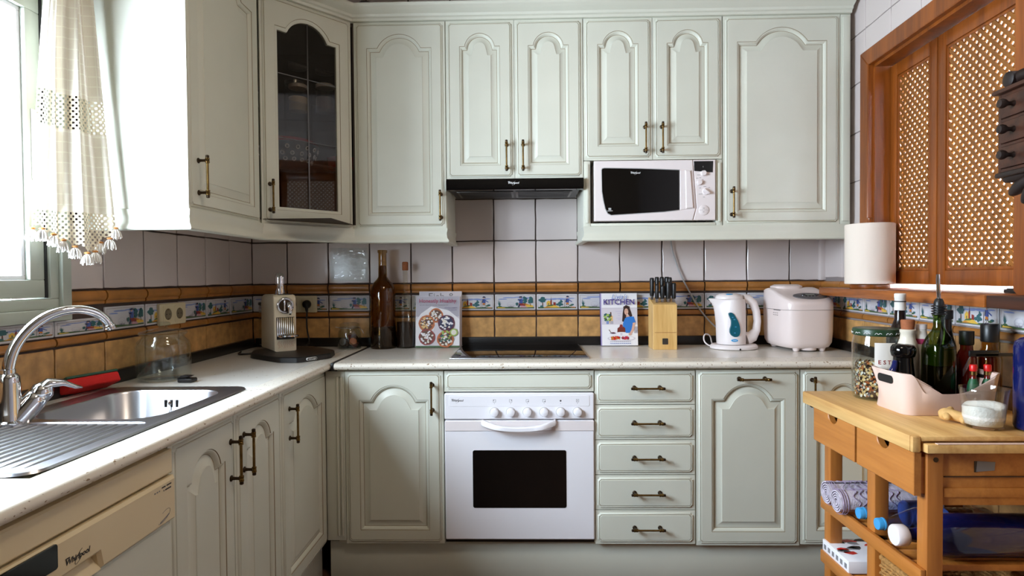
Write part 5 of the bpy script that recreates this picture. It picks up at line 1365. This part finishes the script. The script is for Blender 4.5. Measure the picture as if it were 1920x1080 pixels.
# black pepper grinder
gx, gy = 2.412, -1.258; bz = CZ + .0055
E = thing('grinder', 'glossy black spice grinder with a side lever at the left of the box', 'grinder', (gx, gy, bz))
q = MB(TR(gx, gy, bz)); q.lathe([(0, 0), (.031, 0), (.033, .004), (.031, .05), (.027, .10), (.0245, .125), (.0245, .138)], 'black_gloss', 28); q.build('body', E, angle=60)
q = MB(TR(gx, gy, bz) @ TR(0, 0, .138)); q.lathe([(.0245, 0), (.029, .004), (.0315, .016), (.031, .026), (.026, .034), (.012, .037), (0, .037)], 'black_gloss', 28); q.build('lid', E, angle=60)
q = MB(TR(gx, gy, bz)); q.tube([(-.026, -.008, .130), (-.030, -.010, .112), (-.038, -.012, .098), (-.044, -.013, .088)], [.006, .008, .010, .006], 'blue_glass', 12, 2); q.tube([(-.044, -.013, .088), (-.030, -.010, .094)], [.008, .005], 'blue_glass', 10); q.build('lever', E, angle=60)
# oil bottle with pourer
ox, oy = 2.500, -1.272
E = thing('oil_bottle', 'green olive oil bottle with a black and steel pourer in the box', 'bottle', (ox, oy, bz))
q = MB(TR(ox, oy, bz) @ RZ(5)); 
def sq(r, z, e): return sup(r, r, z, 32, e)
q.rings([sq(.031, .001, 4.5), sq(.0335, .004, 4.5), sq(.0335, .155, 4.5), sq(.0325, .172, 4), sq(.026, .195, 3), sq(.017, .212, 2.2), sq(.0135, .225, 2), sq(.0135, .252, 2), sq(.0155, .253, 2), sq(.0155, .262, 2)], 'green_glass', True, True, True); q.build('body', E, angle=60)
q = MB(TR(ox, oy, bz) @ RZ(5)); q.rings([sq(.0295, .004, 4.5), sq(.0315, .007, 4.5), sq(.0315, .118, 4.5)], 'liquid_dark', True, True, True); q.rings([sq(.0315, .1185, 4.5), sq(.0315, .152, 4.5), sq(.029, .172, 4)], 'liquid_oil', True, True, True); q.build('oil', E)
q = MB(TR(ox, oy, bz))
for k in range(4): q.lathe([(.012, .256 + k * .007), (.0185, .258 + k * .007), (.0185, .260 + k * .007), (.012, .262 + k * .007)], 'black_plastic', 20)
q.lathe([(0, .255), (.0125, .255), (.0125, .290), (.009, .300), (.006, .302)], 'black_plastic', 20); po = q.build('pourer', E)
q = MB(TR(ox, oy, bz)); q.tube([(0, 0, .296), (-.002, 0, .335), (-.003, 0, .368)], .0052, 'chrome', 12); q.build('spout', po)
# ceramic bottle with cork
bottle('ceramic_bottle', 'cream ceramic bottle with a brown cork behind the black grinder', 'bottle', (2.452, -1.214, bz), (('body', 'ceramic', [(0, 0), (.024, 0), (.026, .004), (.026, .155), (.024, .172), (.0195, .185), (.018, .200), (.020, .203), (.020, .210), (.017, .212), (0, .212)]), ('cork', 'cork', [(0, .2125), (.0165, .2125), (.018, .236), (.016, .239), (0, .239)])))
bottle('ceramic_bottle', 'small white bottle with a red mark behind the oil bottle', 'bottle', (2.492, -1.2115, bz), (('body', 'label_white', [(0, 0), (.016, 0), (.017, .004), (.017, .190), (.013, .205), (.013, .212)]), ('cap', 'plastic_white', [(0, .2125), (.014, .2125), (.014, .226), (0, .227)]), ('mark', 'p_magenta', [(.0173, .170), (.0173, .185)])))
bottle('dark_bottle', 'dark bottle with a black ribbed cap right behind the oil bottle', 'bottle', (2.560, -1.215, bz), (('body', 'liquid_dark', [(0, 0), (.022, 0), (.024, .004), (.024, .165), (.017, .19), (.013, .215), (.013, .24)]), ('cap', 'black_plastic', [(0, .2405), (.0155, .2405), (.0165, .244), (.0165, .262), (.0155, .266), (0, .267)])))
bottle('sauce_bottle', 'dark red vinegar bottle with a wide black cap, left of two alike', 'bottle', (2.583, -1.262, bz), (('body', 'liquid_red', [(0, 0), (.022, 0), (.0235, .004), (.0235, .135), (.020, .150), (.015, .160), (.015, .172)]), ('cap', 'black_plastic', [(0, .1725), (.0165, .1725), (.0175, .176), (.0175, .210), (0, .211)])))
E = bottle('sauce_bottle', 'amber red vinegar bottle with a wide black cap at the right of the box', 'bottle', (2.640, -1.270, CZ + GAP), (('body', 'amber', [(0, 0), (.026, 0), (.028, .004), (.028, .140), (.024, .158), (.0195, .170), (.0195, .185)]), ('liquid', 'liquid_red', [(0, .004), (.0255, .004), (.0255, .138), (.020, .157), (0, .158)]), ('cap', 'black_plastic', [(0, .186), (.0205, .186), (.0215, .190), (.0215, .232), (.0195, .235), (0, .235)])))
for i, (x, y, lb) in enumerate(((2.560, -1.322, 'small red capped hot sauce bottle, left of two behind the glass of salt'), (2.584 + .012, -1.3235, 'small red capped hot sauce bottle, right of two behind the glass of salt'))):
    bottle('hot_sauce_bottle', lb, 'bottle', (x - .002, y, bz), (('body', 'liquid_red', [(0, 0), (.0125, 0), (.0135, .003), (.0135, .066), (.011, .078), (.0075, .088), (.007, .098)]), ('cap', 'red_cap', [(0, .1085), (.0085, .1085), (.009, .111), (.009, .124), (.0075, .126), (0, .126)]), ('neck_band', 'brass', [(.0075, .0985), (.0082, .0985), (.0082, .108), (.0075, .108)]), ('label', 'label_green', [(.0138, .040), (.0138, .066), (.0113, .0785), (.0078, .0885)])), 'hot sauce bottles in the box', 18)
# black folded clip thing across the bottles
E = thing('salad_tongs', 'black plastic tongs lying across the bottles in the box', 'tongs', (2.62, -1.312, CZ + .10))
q = MB(); q.box(2.575, -1.305, 1.000, 2.690, -1.2985, 1.009, 'black_plastic', .002); q.box(2.560, -1.305, .9992, 2.640, -1.2985, 1.0165, 'black_plastic', .003); q.build('grip', E)
q = MB(); q.rings([[(2.560 + .004, -1.304 + dy, .985 + dz) for dy, dz in ((0, 0), (.004, 0), (.004, .016), (0, .016))], [(2.545, -1.304 + dy, .955 + dz) for dy, dz in ((0, -.008), (.003, -.008), (.003, .010), (0, .010))]], 'steel', True, True, True); q.build('blade', E)
# wine bottle
bottle('wine_bottle', 'dark wine bottle with a white capsule behind the muesli jar', 'bottle', (2.519, -1.070, CZ + GAP), (('body', 'liquid_dark', [(0, 0), (.034, 0), (.0365, .004), (.0365, .175), (.034, .192), (.022, .215), (.0155, .235), (.0145, .262)]), ('capsule', 'label_white', [(.0150, .2625), (.0158, .263), (.0152, .300), (.0160, .301), (.0160, .313), (.013, .315), (0, .315)]), ('band', 'ink', [(.0162, .288), (.0162, .2915)])))
# ginger
q = MB(); P = [(2.415, -1.400, .866), (2.430, -1.415, .870), (2.442, -1.432, .867), (2.456, -1.442, .864), (2.466, -1.456, .862)]
q.tube(P, [.008, .016, .0135, .0125, .0135, .0075], 'ginger', 14, 2); q.tube([(2.425, -1.410, .868), (2.417, -1.425, .866), (2.412, -1.434, .862)], [.012, .009, .004], 'ginger', 10, 2); q.tube([(2.447, -1.437, .866), (2.440, -1.450, .861), (2.439, -1.456, .858)], [.011, .008, .004], 'ginger', 10, 2); q.tube([(2.428, -1.413, .872), (2.440, -1.405, .880), (2.446, -1.402, .880)], [.011, .008, .004], 'ginger', 10, 2)
dz = CZ + .0004 - min(v.z for v in q.v)
q.v = [v + Vector((0, 0, dz)) for v in q.v]; single(q, 'ginger_root', 'knobbly piece of fresh ginger lying beside the glass of salt', 'ginger', angle=80)
# tumbler with salt
E = thing('glass_tumbler', 'clear glass tumbler half filled with coarse salt at the trolley edge', 'glass', (2.472, -1.470, CZ))
GT = TR(2.474, -1.470, CZ + GAP)
q = MB(GT); q.lathe([(0, .001), (.038, .001), (.041, .004), (.0435, .03), (.0485, .085), (.0505, .096), (.0495, .097), (.0475, .085), (.0425, .03), (.040, .008), (0, .007)], 'tumbler_glass', 40); q.build('body', E, angle=60)
q = MB(GT); n = 36; rs = []
for f, k in ((.2, 0), (.97, 0), (1.0, 1)):
    rs.append([(f * (.0395 + .003 * k) * math.cos(2 * PI * j / n), f * (.0395 + .003 * k) * math.sin(2 * PI * j / n), .0085 + .018 * k) for j in range(n)])
def saltz(x, y): return .047 + .016 * math.sin(22 * x + .6) * math.cos(30 * y) - .22 * (x - .02) * .6 + .004 * math.sin(90 * x + 40 * y)
for f in (.99, .8, .55, .3, .08):
    rs.append([(f * .0435 * math.cos(2 * PI * j / n), f * .0435 * math.sin(2 * PI * j / n), saltz(f * .0435 * math.cos(2 * PI * j / n), f * .0435 * math.sin(2 * PI * j / n))) for j in range(n)])
q.rings(rs, 'salt', True, True, True); single(q, 'salt', 'coarse white salt heaped in the glass tumbler', 'salt', kind='stuff', angle=80)
# blue glass bottle at the right edge
bottle('blue_bottle', 'tall cobalt blue glass bottle standing at the right end of the trolley', 'bottle', (2.578, -1.501, CZ + GAP), (('body', 'blue_glass', [(0, .003), (.036, .001), (.044, .003), (.047, .010), (.047, .196), (.044, .210), (.034, .219), (.018, .224), (.015, .235), (.015, .26)]), ('cap', 'plastic_white', [(0, .2605), (.018, .2605), (.018, .282), (0, .283)])), None, 36)

# ------------------------------------------------------------------ things on the trolley shelves
def roll(label, x0, x1, y, z, R, rot):
    E = thing('rolled_towel', label, 'towel', ((x0 + x1) / 2, y, z), 0, 'rolled lilac towels')
    q = MB(); pts = []; turns = 4.2; N = 110
    for i in range(N + 1):
        t = i / N; a = rot + 2 * PI * turns * t; r = .006 + (R - .006) * t; pts.append((r, a))
    th = .0032
    def P(r, a, x): return (x, y + r * math.cos(a), z + R + r * math.sin(a))
    rs = []
    for r, a in pts: rs.append([P(r + .5 * th, a, x0), P(r + .5 * th, a, x0 + .04), P(r + .5 * th, a, x1), P(r - .5 * th, a, x1), P(r - .5 * th, a, x0)])
    q.rings(rs, 'towel_lilac', True, True, True); q.build('cloth', E, angle=70)
    q = MB()
    for xx in (.006, .012, .020): q.tube([P(R + .5 * th + .0004, 2 * PI * i / 30, x0 + xx) for i in range(30)], .0009, 'towel_edge', 5, 0, True)
    for k in range(7):
        pts = [P(R + .5 * th + .0005, math.radians(30 + 150 * i / 14), x0 + .045 + .02 * k + .009 * math.sin(i * 1.1 + k)) for i in range(15)]; q.tube(pts, .0011, 'towel_edge', 5, 1)
    q.build('lace_trim', E)
    return E
roll('lilac lace towel roll at the back of the trolley shelf', 2.268, 2.55, -1.1215, .5295, .033, .3)
roll('lilac lace towel roll lying nearer the front beside the other roll', 2.262, 2.55, -1.1915, .5295, .033, 2.2)
def pet(label, x0, y, z, R, Lg, cap, body, grp):
    E = thing('water_bottle', label, 'bottle', (x0 + Lg / 2, y, z), 0, grp)
    c = (x0, y, z + R); prof = [(.0125, .018), (.0135, .030), (.020, .045), (R * .85, .085), (R, .105)]
    L = .105
    while L < Lg - .03: prof += [(R, L + .010), (R * .93, L + .014), (R, L + .018)]; L += .018
    prof += [(R, Lg - .02), (R * .8, Lg - .004), (R * .4, Lg), (0, Lg - .006)]
    q = MB(); q.axis_lathe(c, (1, 0, .0), prof, body, 30); q.build('body', E, angle=60)
    q = MB(); q.axis_lathe(c, (1, 0, 0), [(0, 0), (.0145, 0), (.0155, .002), (.0155, .014), (.0165, .0145), (.0165, .018), (.010, .0182)], cap, 24); q.build('cap', E)
    q = MB(); q.axis_lathe(c, (1, 0, 0), [(R + .0006, .130), (R + .0006, .175)], 'p_blue', 30); q.build('label', E)
    return E
pet('water bottle with a blue cap lying beside the lilac towels', 2.285, -1.2660, .524, .034, .305, 'blue_cap', 'water_pet', 'water bottles on the trolley shelf')
pet('water bottle with a blue cap lying next to the big blue bottle', 2.285, -1.355, .524, .041, .305, 'blue_cap', 'water_pet', 'water bottles on the trolley shelf')
E = thing('glass_bottle', 'big dark blue bottle with a white cap lying on the trolley shelf', 'bottle', (2.46, -1.455, .53))
c = (2.272, -1.449, .524 + .052)
q = MB(); q.axis_lathe(c, (1, 0, 0), [(.014, .03), (.016, .045), (.018, .06), (.030, .080), (.046, .098), (.052, .125), (.052, .345), (.046, .360), (0, .363)], 'blue_glass', 34); q.build('body', E, angle=60)
q = MB(); q.axis_lathe(c, (1, 0, 0), [(0, 0), (.024, 0), (.026, .003), (.026, .026), (.023, .030), (0, .030)], 'plastic_white', 30); q.build('cap', E)
# boxed card set on the lower shelf and wicker basket
E = thing('picture_box', 'white flat box with black drawings on the lower trolley shelf', 'box', (2.40, -1.13, .358))
q = MB(); q.box(2.292, -1.205, .3555, 2.50, -1.052, .392, 'p_white', .002); bx = q.build('carton', E)
q = MB(); random.seed(3)
for k in range(16):
    x, y = random.uniform(2.31, 2.48), random.uniform(-1.19, -1.065); p = blob(x, y, .020, .010, 8, .4); q.face([(a, c_, .3925) for a, c_ in p], random.choice(['ink', 'ink', 'red_cap', 'ink_grey']))
for k in range(6):
    q.box(2.2912, -1.195 + k * .024, .366, 2.2922, -1.183 + k * .024, .380, 'ink_grey')
q.build('print', bx)
E = thing('wicker_basket', 'woven seagrass basket on the lower trolley shelf', 'basket', (2.42, -1.38, .358))
q = MB(); z = .3592; k = 0
while z < .455:
    P = rrect(2.322 - .012 * (z - .14), -1.502, 2.60, -1.246, .03, 5); Q = []
    for i in range(len(P)):
        a, c_ = Vector(P[i]), Vector(P[(i + 1) % len(P)]); m_ = max(1, int((c_ - a).length / .011))
        for j in range(m_): Q.append(a + (c_ - a) * j / m_)
    ctr = Vector((2.46, -1.374)); pts = []
    for i, p in enumerate(Q):
        d = (p - ctr).normalized(); w = .0028 * (1 if (i + k) % 2 else -1); pts.append((p.x + d.x * w, p.y + d.y * w, z))
    q.tube(pts, .0058, 'wicker', 6, 0, True); z += .0098; k += 1
q.build('weave', E, angle=70)
q = MB(); pts = [(p.x, p.y, .458 + (.003 if i % 2 else 0)) for i, p in enumerate(Q)]; q.tube(pts, .0085, 'wicker', 8, 0, True); q.build('rim', E, angle=70)
# the basket stands on the lowest shelf
# ------------------------------------------------------------------ paper towel roll on the shelf
px_, py_, pz_ = 2.737, -.520, 1.1675
E = thing('paper_towel_holder', 'wooden paper towel holder standing on the hatch shelf', 'holder', (px_, py_, pz_))
q = MB(TR(px_, py_, pz_)); q.lathe([(0, 0), (.068, 0), (.070, .003), (.070, .014), (.066, .018), (0, .018)], 'pine', 32); q.build('base', E)
q = MB(TR(px_, py_, pz_)); q.lathe([(0, .018), (.010, .018), (.010, .268), (.012, .272), (.012, .280), (.007, .284), (0, .284)], 'pine', 16); q.build('dowel', E)
q = MB(TR(px_, py_, pz_ + .0185)); q.lathe([(.022, .001), (.086, 0), (.0885, .002), (.0885, .236), (.086, .2385), (.022, .2375)], 'paper', 48); q.rings([[(.022 * math.cos(a), .022 * math.sin(a), .001) for a in [2 * PI * i / 20 for i in range(20)]], [(.022 * math.cos(a), .022 * math.sin(a), .2375) for a in [2 * PI * i / 20 for i in range(20)]]], 'p_oat')
q.tube([(.0887 * math.cos(math.radians(-40)), .0887 * math.sin(math.radians(-40)), z) for z in (.004, .12, .235)], .0008, 'paper', 6)
single(q, 'paper_towel_roll', 'fat white paper towel roll on the wooden holder', 'paper roll')
# bright glass blocks under the shutters
for i, (s, lb) in enumerate(((.705, 'small clear glass tealight holder under the shutters, left one'), (.842, 'small clear glass tealight holder under the shutters, right one'))):
    q = MB(RWM); q.prism(rrect(s, 1.1675, s + .03, 1.1835, .003), .092, .116, 'jar_glass', .002); single(q, 'tealight_holder', lb, 'candle holder', 'glass holders behind the shutters')

q = MB(RWM); q.box(1.165, .03, 1.1676, 1.262, .052, 1.1785, 'black_plastic', .002); q.box(1.18, .028, 1.1786, 1.25, .05, 1.181, 'walnut_dark', .001)
single(q, 'catch_tray', 'flat dark tray lying under the right shutter on the shelf', 'tray')
# ------------------------------------------------------------------ little hanging chest of drawers
E = thing('spice_chest', 'small dark carved chest of three drawers hanging by the hatch', 'chest', RWM @ Vector((1.475, -.07, 1.49)), -94)
s0, s1, z0, z1, n0 = 1.352, 1.600, 1.488, 1.690, .118
q = MB(RWM); q.box(s0, -n0 + .006, z0, s0 + .010, -.0235, z1, 'walnut', .001); q.box(s1 - .010, -n0 + .006, z0, s1, -.0235, z1, 'walnut', .001); q.box(s0 + .0102, -.034, z0, s1 - .0102, -.0235, z1, 'walnut_dark')
for k in range(4): z = z0 + k * .0645; q.box(s0 + .0102, -n0 + .006, z, s1 - .0102, -.0342, z + .008, 'walnut', .001)
q.build('body', E)
q = MB(RWM); q.box(s0 - .010, -n0 - .006, z1 + .0005, s1 + .010, -.0235, z1 + .012, 'walnut', .004); q.build('cornice', E)
for k in range(3):
    z = z0 + .009 + k * .0645
    q = MB(RWM); q.box(s0 + .011, -n0 + .002, z, s1 - .011, -.04, z + .0545, 'walnut', .002); d = q.build('drawer', E)
    for x in (s0 + .060, s1 - .060):
        q = MB(RWM); q.axis_lathe((x, -n0 + .002, z + .028), (0, -1, 0), [(.008, 0), (.005, .006), (.0055, .014), (.011, .022), (.0125, .029), (.010, .035), (0, .037)], 'walnut_dark', 16); q.build('knob', d)
q = MB(RWM); cx = (s0 + s1) / 2
for sg in (-1, 1):
    q.tube([(cx + sg * .085, -n0 + .02, z1 + .026), (cx + sg * .06, -n0 + .02, z1 + .034), (cx + sg * .03, -n0 + .02, z1 + .030), (cx, -n0 + .02, z1 + .040)], [.019, .016, .014, .016], 'walnut_dark', 12, 2)
    q.axis_lathe((cx + sg * .082, -n0 - .004, z1 + .030), (0, 1, 0), [(.012, 0), (.020, .004), (.020, .05), (.012, .054)], 'walnut_dark', 18)
q.build('scroll_crest', E, angle=60)
q = MB(RWM)
q.box(s0 - .006, -n0, z0 - .014, s1 + .006, -.0235, z0 - .0005, 'walnut_dark', .004)
for k in range(7):
    a = math.radians(-172 + 27.3 * k); L = .098
    p0 = Vector((cx, -.085, z0 - .004)); p1 = p0 + Vector((math.cos(a) * L * 1.32, -.008, math.sin(a) * L * .95))
    q.tube([p0, p0.lerp(p1, .5), p1], [.008, .016, .017, .006], 'walnut_dark', 12, 2)
q.build('shell_carving', E, angle=60)

# ------------------------------------------------------------------ contents of the glazed cabinet
def cabjar(label, x, y, z, r, h, lid, fill=None):
    E = thing('storage_jar', label, 'jar', (x, y, z), 0, 'jars in the corner cabinet')
    q = MB(TR(x, y, z)); q.lathe([(0, .001), (r * .9, .001), (r, .006), (r, h * .78), (r * .86, h * .88), (r * .86, h)], 'jar_glass', 24); q.build('body', E, angle=60)
    q = MB(TR(x, y, z + h - .012)); q.lathe([(r * .9, 0), (r * .93, .001), (r * .93, .014), (r * .85, .016), (0, .016)], lid, 24); q.build('lid', E)
    if fill: q = MB(TR(x, y, z)); q.lathe([(0, .003), (r * .92, .003), (r * .92, h * .55), (0, h * .6)], fill, 20); q.build('contents', E)
cabjar('jar with a white lid, middle of the cabinet shelf', .372, -.335, 1.9515, .042, .115, 'plastic_white', 'p_oat')
cabjar('jar with a white lid and brown contents, right on the cabinet shelf', .480, -.300, 1.9515, .043, .125, 'plastic_white', 'p_brown')
cabjar('tall clear jar with a dark lid behind the others in the cabinet', .310, -.215, 1.9515, .045, .170, 'steel')
cabjar('jar with a blue lid, left on the cabinet shelf', .255, -.420, 1.9515, .033, .105, 'blue_glass', 'p_cream')
E = thing('colander', 'black colander with white ringed holes on the cabinet shelf', 'colander', (.33, -.375, 1.7065))
CT_ = TR(.335, -.360, 1.7065); cprof = [(.070, .001), (.095, .018), (.118, .055), (.130, .092)]
q = MB(CT_); q.lathe([(0, .001)] + cprof + [(.127, .092), (.115, .057), (.092, .020), (.068, .004), (0, .004)], 'black_plastic', 36); q.build('bowl', E, angle=60)
for (r, z, off) in ((.1125, .045, 0), (.1225, .070, .5), (.098, .023, .25)):
    for k in range(18):
        a = math.radians(-160 + 20 * (k + off))
        if not (-175 < math.degrees(a) < 40): continue
        q = MB(CT_ @ RZ(math.degrees(a))); q.tube([(r + .0012 + .38 * .007 * math.sin(t), .007 * math.cos(t), z + .007 * math.sin(t)) for t in [2 * PI * i / 16 for i in range(16)]], .0020, 'p_white', 6, 0, True); q.build('hole_ring', E)
q = MB(CT_ @ TR(0, 0, .093)); q.lathe([(.120, 0), (.128, .002), (.110, .020), (.07, .030), (0, .034)], 'red_pan', 36); single(q, 'bowl', 'red plastic bowl upside down on the colander in the cabinet', 'bowl', angle=60)
q = MB(TR(.530, -.235, 1.7065)); q.lathe([(0, .001), (.045, .001), (.058, .010), (.064, .055), (.066, .060), (.063, .060), (.055, .012), (0, .006)], 'red_pan', 32); single(q, 'pan', 'red enamel dish at the right on the cabinet shelf', 'dish', angle=60)
for i, (x, y, m, lb) in enumerate(((.335, -.49, 'jar_glass', 'clear glass dessert bowl at the cabinet floor'), (.50, -.33, 'blue_glass', 'blue glass dessert bowl at the cabinet floor'))):
    q = MB(TR(x, y, UB + .019)); q.lathe([(0, .001), (.028, .001), (.030, .005), (.05, .020), (.062, .042), (.059, .042), (.047, .022), (.02, .008), (0, .008)], m, 28); single(q, 'bowl', lb, 'bowl', angle=60)
# foil bag on top of the wall cabinets
q = MB(); n = 14; rs = []
for i in range(n):
    t = i / (n - 1); r = .055 * math.sin(PI * min(.98, max(.06, t))) + .008
    rs.append([(.57 + .17 * t, -.250 + r * math.cos(2 * PI * j / 18) * random.uniform(.75, 1.15), UT + .075 + .85 * r * math.sin(2 * PI * j / 18) * random.uniform(.75, 1.15)) for j in range(18)])
q.rings(rs, 'steel', True, True, True); single(q, 'foil_bag', 'crumpled silver foil bag on top of the wall cabinets', 'bag', angle=25)

# ------------------------------------------------------------------ curtain
random.seed(11)
E = thing('curtain', 'cream embroidered cafe curtain with crochet bands and tassels at the window', 'curtain', (.08, -1.26, 1.3))
ZT = 2.44
def edgeL(z):
    t = (z - 1.30) / (2.05 - 1.30); return Vector((.030 + .030 * max(0, t) ** 2, -1.362 + .030 * max(0, t)))
def edgeR(z):
    t = (z - 1.30) / (2.05 - 1.30); return Vector((.146 - .060 * t, -1.192))
def cpt(u, z):
    a, c_ = edgeL(z), edgeR(z); p = a + (c_ - a) * u; d = (c_ - a).normalized(); nrm = Vector((d.y, -d.x))
    amp = .013 * (1 - .25 * (2.05 - z))
    w = amp * math.sin(2 * PI * (2.3 * u + .12 * u * math.sin(3 * z))) + .006 * math.sin(2 * PI * (5.1 * u + .3 * z * u))
    return (p.x + nrm.x * w, p.y + nrm.y * w, z)
def zbot(u):     # stepped, scalloped lower edge: lowest near u = .72
    b_ = 1.372 - .075 * min(1, u / .70) if u < .70 else 1.297 + .075 * (u - .70) / .30
    return b_ + .012 * abs(math.sin(PI * u * 6.5)) 
def cloth(name, za, zb, m, nu=56, nz=30, ragged=False):
    q = MB(); idx = {}
    for i in range(nz + 1):
        for j in range(nu + 1):
            u = j / nu; lo = zbot(u) if ragged else za; z = lo + (zb - lo) * i / nz
            q.uv[len(q.v)] = (u, z); q.v.append(Vector(cpt(u, z)))
    k = q.slot(m)
    for i in range(nz):
        for j in range(nu): q.f.append([i * (nu + 1) + j, i * (nu + 1) + j + 1, (i + 1) * (nu + 1) + j + 1, (i + 1) * (nu + 1) + j]); q.mi.append(k)
    return q.build(name, E, angle=180)
cloth('cloth', 1.750, ZT, 'linen'); cloth('crochet_band', 1.652, 1.750, 'crochet', nz=8); cloth('cloth', 1.420, 1.652, 'linen', nz=16); cloth('crochet_border', 0, 1.420, 'crochet', nz=12, ragged=True)
for u in (.0, .10, .24, .37, .49, .61, .74, .83, .92, 1.0):
    p = Vector(cpt(u, zbot(u))); q = MB()
    q.axis_lathe(p + Vector((0, 0, -.001)), (0, 0, -1), [(.003, 0), (.0075, .002), (.0075, .005), (.003, .007)], 'bead', 12); bd = None
    t = MB()
    for k in range(34):
        a = random.uniform(0, 2 * PI); r = .015 * math.sqrt(random.random()); L = random.uniform(.030, .040)
        d = Vector((math.cos(a), math.sin(a), 0))
        t.tube([p + Vector((0, 0, -.006)), p + d * r * .75 + Vector((0, 0, -.014)), p + d * r + Vector((0, 0, -.024)), p + d * r * 1.05 + Vector((random.uniform(-.003, .003), 0, -L))], .0017, 'tassel', 5, 1)
    o = t.build('tassel', E, angle=70); q.build('bead', o)
q = MB(); q.cyl((.055, -2.5, ZT), (.055, -1.17, ZT), .006, 'steel_dark'); 
for y in (-2.48, -1.19): q.cyl((.0, y, ZT), (.055, y, ZT), .005, 'steel_dark')
single(q, 'curtain_rod', 'thin dark rod above the window carrying the curtain', 'rod')

# ------------------------------------------------------------------ light and camera
def area(name, loc, rot, sx, sy, energy, col=(1, 1, 1), portal=False, spread=180):
    l = bpy.data.lights.new(name, 'AREA'); l.shape = 'RECTANGLE'; l.size = sx; l.size_y = sy; l.energy = energy; l.color = col[:3]; l.spread = math.radians(spread)
    o = bpy.data.objects.new(name, l); COL.objects.link(o); o.location = loc; o.rotation_euler = rot
    if portal: l.cycles.is_portal = True
    return o
area('window_portal', (-.165, -1.88, 1.60), (0, -PI / 2, 0), 1.0, 1.36, 1, portal=True)
area('hall_portal', RWM @ Vector((2.9, .8, 1.33)), (PI / 2, 0, math.radians(176)), 1.4, 2.64, 1, portal=True)
# ceiling lamp: a round frosted fitting
E = thing('ceiling_lamp', 'round frosted ceiling lamp in the middle of the kitchen', 'lamp', (1.55, -1.75, CEIL - .07))
mat('lamp_glow', (1, 1, 1, 1), .5, emit=((1.0, .84, .66, 1), LAMP_E))
q = MB(TR(1.55, -1.95, CEIL)); q.lathe([(.20, -.0005), (.20, -.02), (.16, -.02), (.16, -.0005)], 'steel', 32); q.build('rim', E)
q = MB(TR(1.55, -1.95, CEIL)); q.lathe([(.185, -.021), (.19, -.03), (.16, -.06), (.09, -.075), (0, -.08)], 'lamp_glow', 32); q.build('diffuser', E)

w = bpy.data.worlds.new('sky'); scene.world = w; w.use_nodes = True; nt = w.node_tree
bg = nt.nodes['Background']; bg.inputs['Color'].default_value = WORLD_C; bg.inputs['Strength'].default_value = WORLD_S
cam = bpy.data.cameras.new('camera'); co = bpy.data.objects.new('camera', cam); COL.objects.link(co)
cam.sensor_fit = 'HORIZONTAL'; cam.sensor_width = 36; cam.lens = 1123.2 / 1920 * 36; cam.clip_start = .05
yaw, pitch, roll = .0228, .0194, -.008
Fw = Vector((-math.sin(yaw) * math.cos(pitch), math.cos(yaw) * math.cos(pitch), -math.sin(pitch))); Rt = Vector((math.cos(yaw), math.sin(yaw), 0)); Up = Rt.cross(Fw)
c_, s_ = math.cos(roll), math.sin(roll); R2 = c_ * Rt + s_ * Up; U2 = -s_ * Rt + c_ * Up
Mx = Matrix((( R2.x, U2.x, -Fw.x, 1.3612), (R2.y, U2.y, -Fw.y, -2.9488), (R2.z, U2.z, -Fw.z, 1.2273), (0, 0, 0, 1)))
co.matrix_world = Mx; scene.camera = co
scene.view_settings.view_transform = 'Standard'; scene.view_settings.look = 'None'; scene.view_settings.gamma = 1.0
scene.view_settings.use_curve_mapping = False; scene.view_settings.exposure = EXPO
scene.cycles.max_bounces = 8; scene.cycles.transparent_max_bounces = 16; scene.cycles.diffuse_bounces = 4; scene.cycles.glossy_bounces = 4; scene.cycles.transmission_bounces = 6
scene.cycles.caustics_reflective = False; scene.cycles.caustics_refractive = False; scene.cycles.use_denoising = True
scene.cycles.sample_clamp_indirect = 6.0
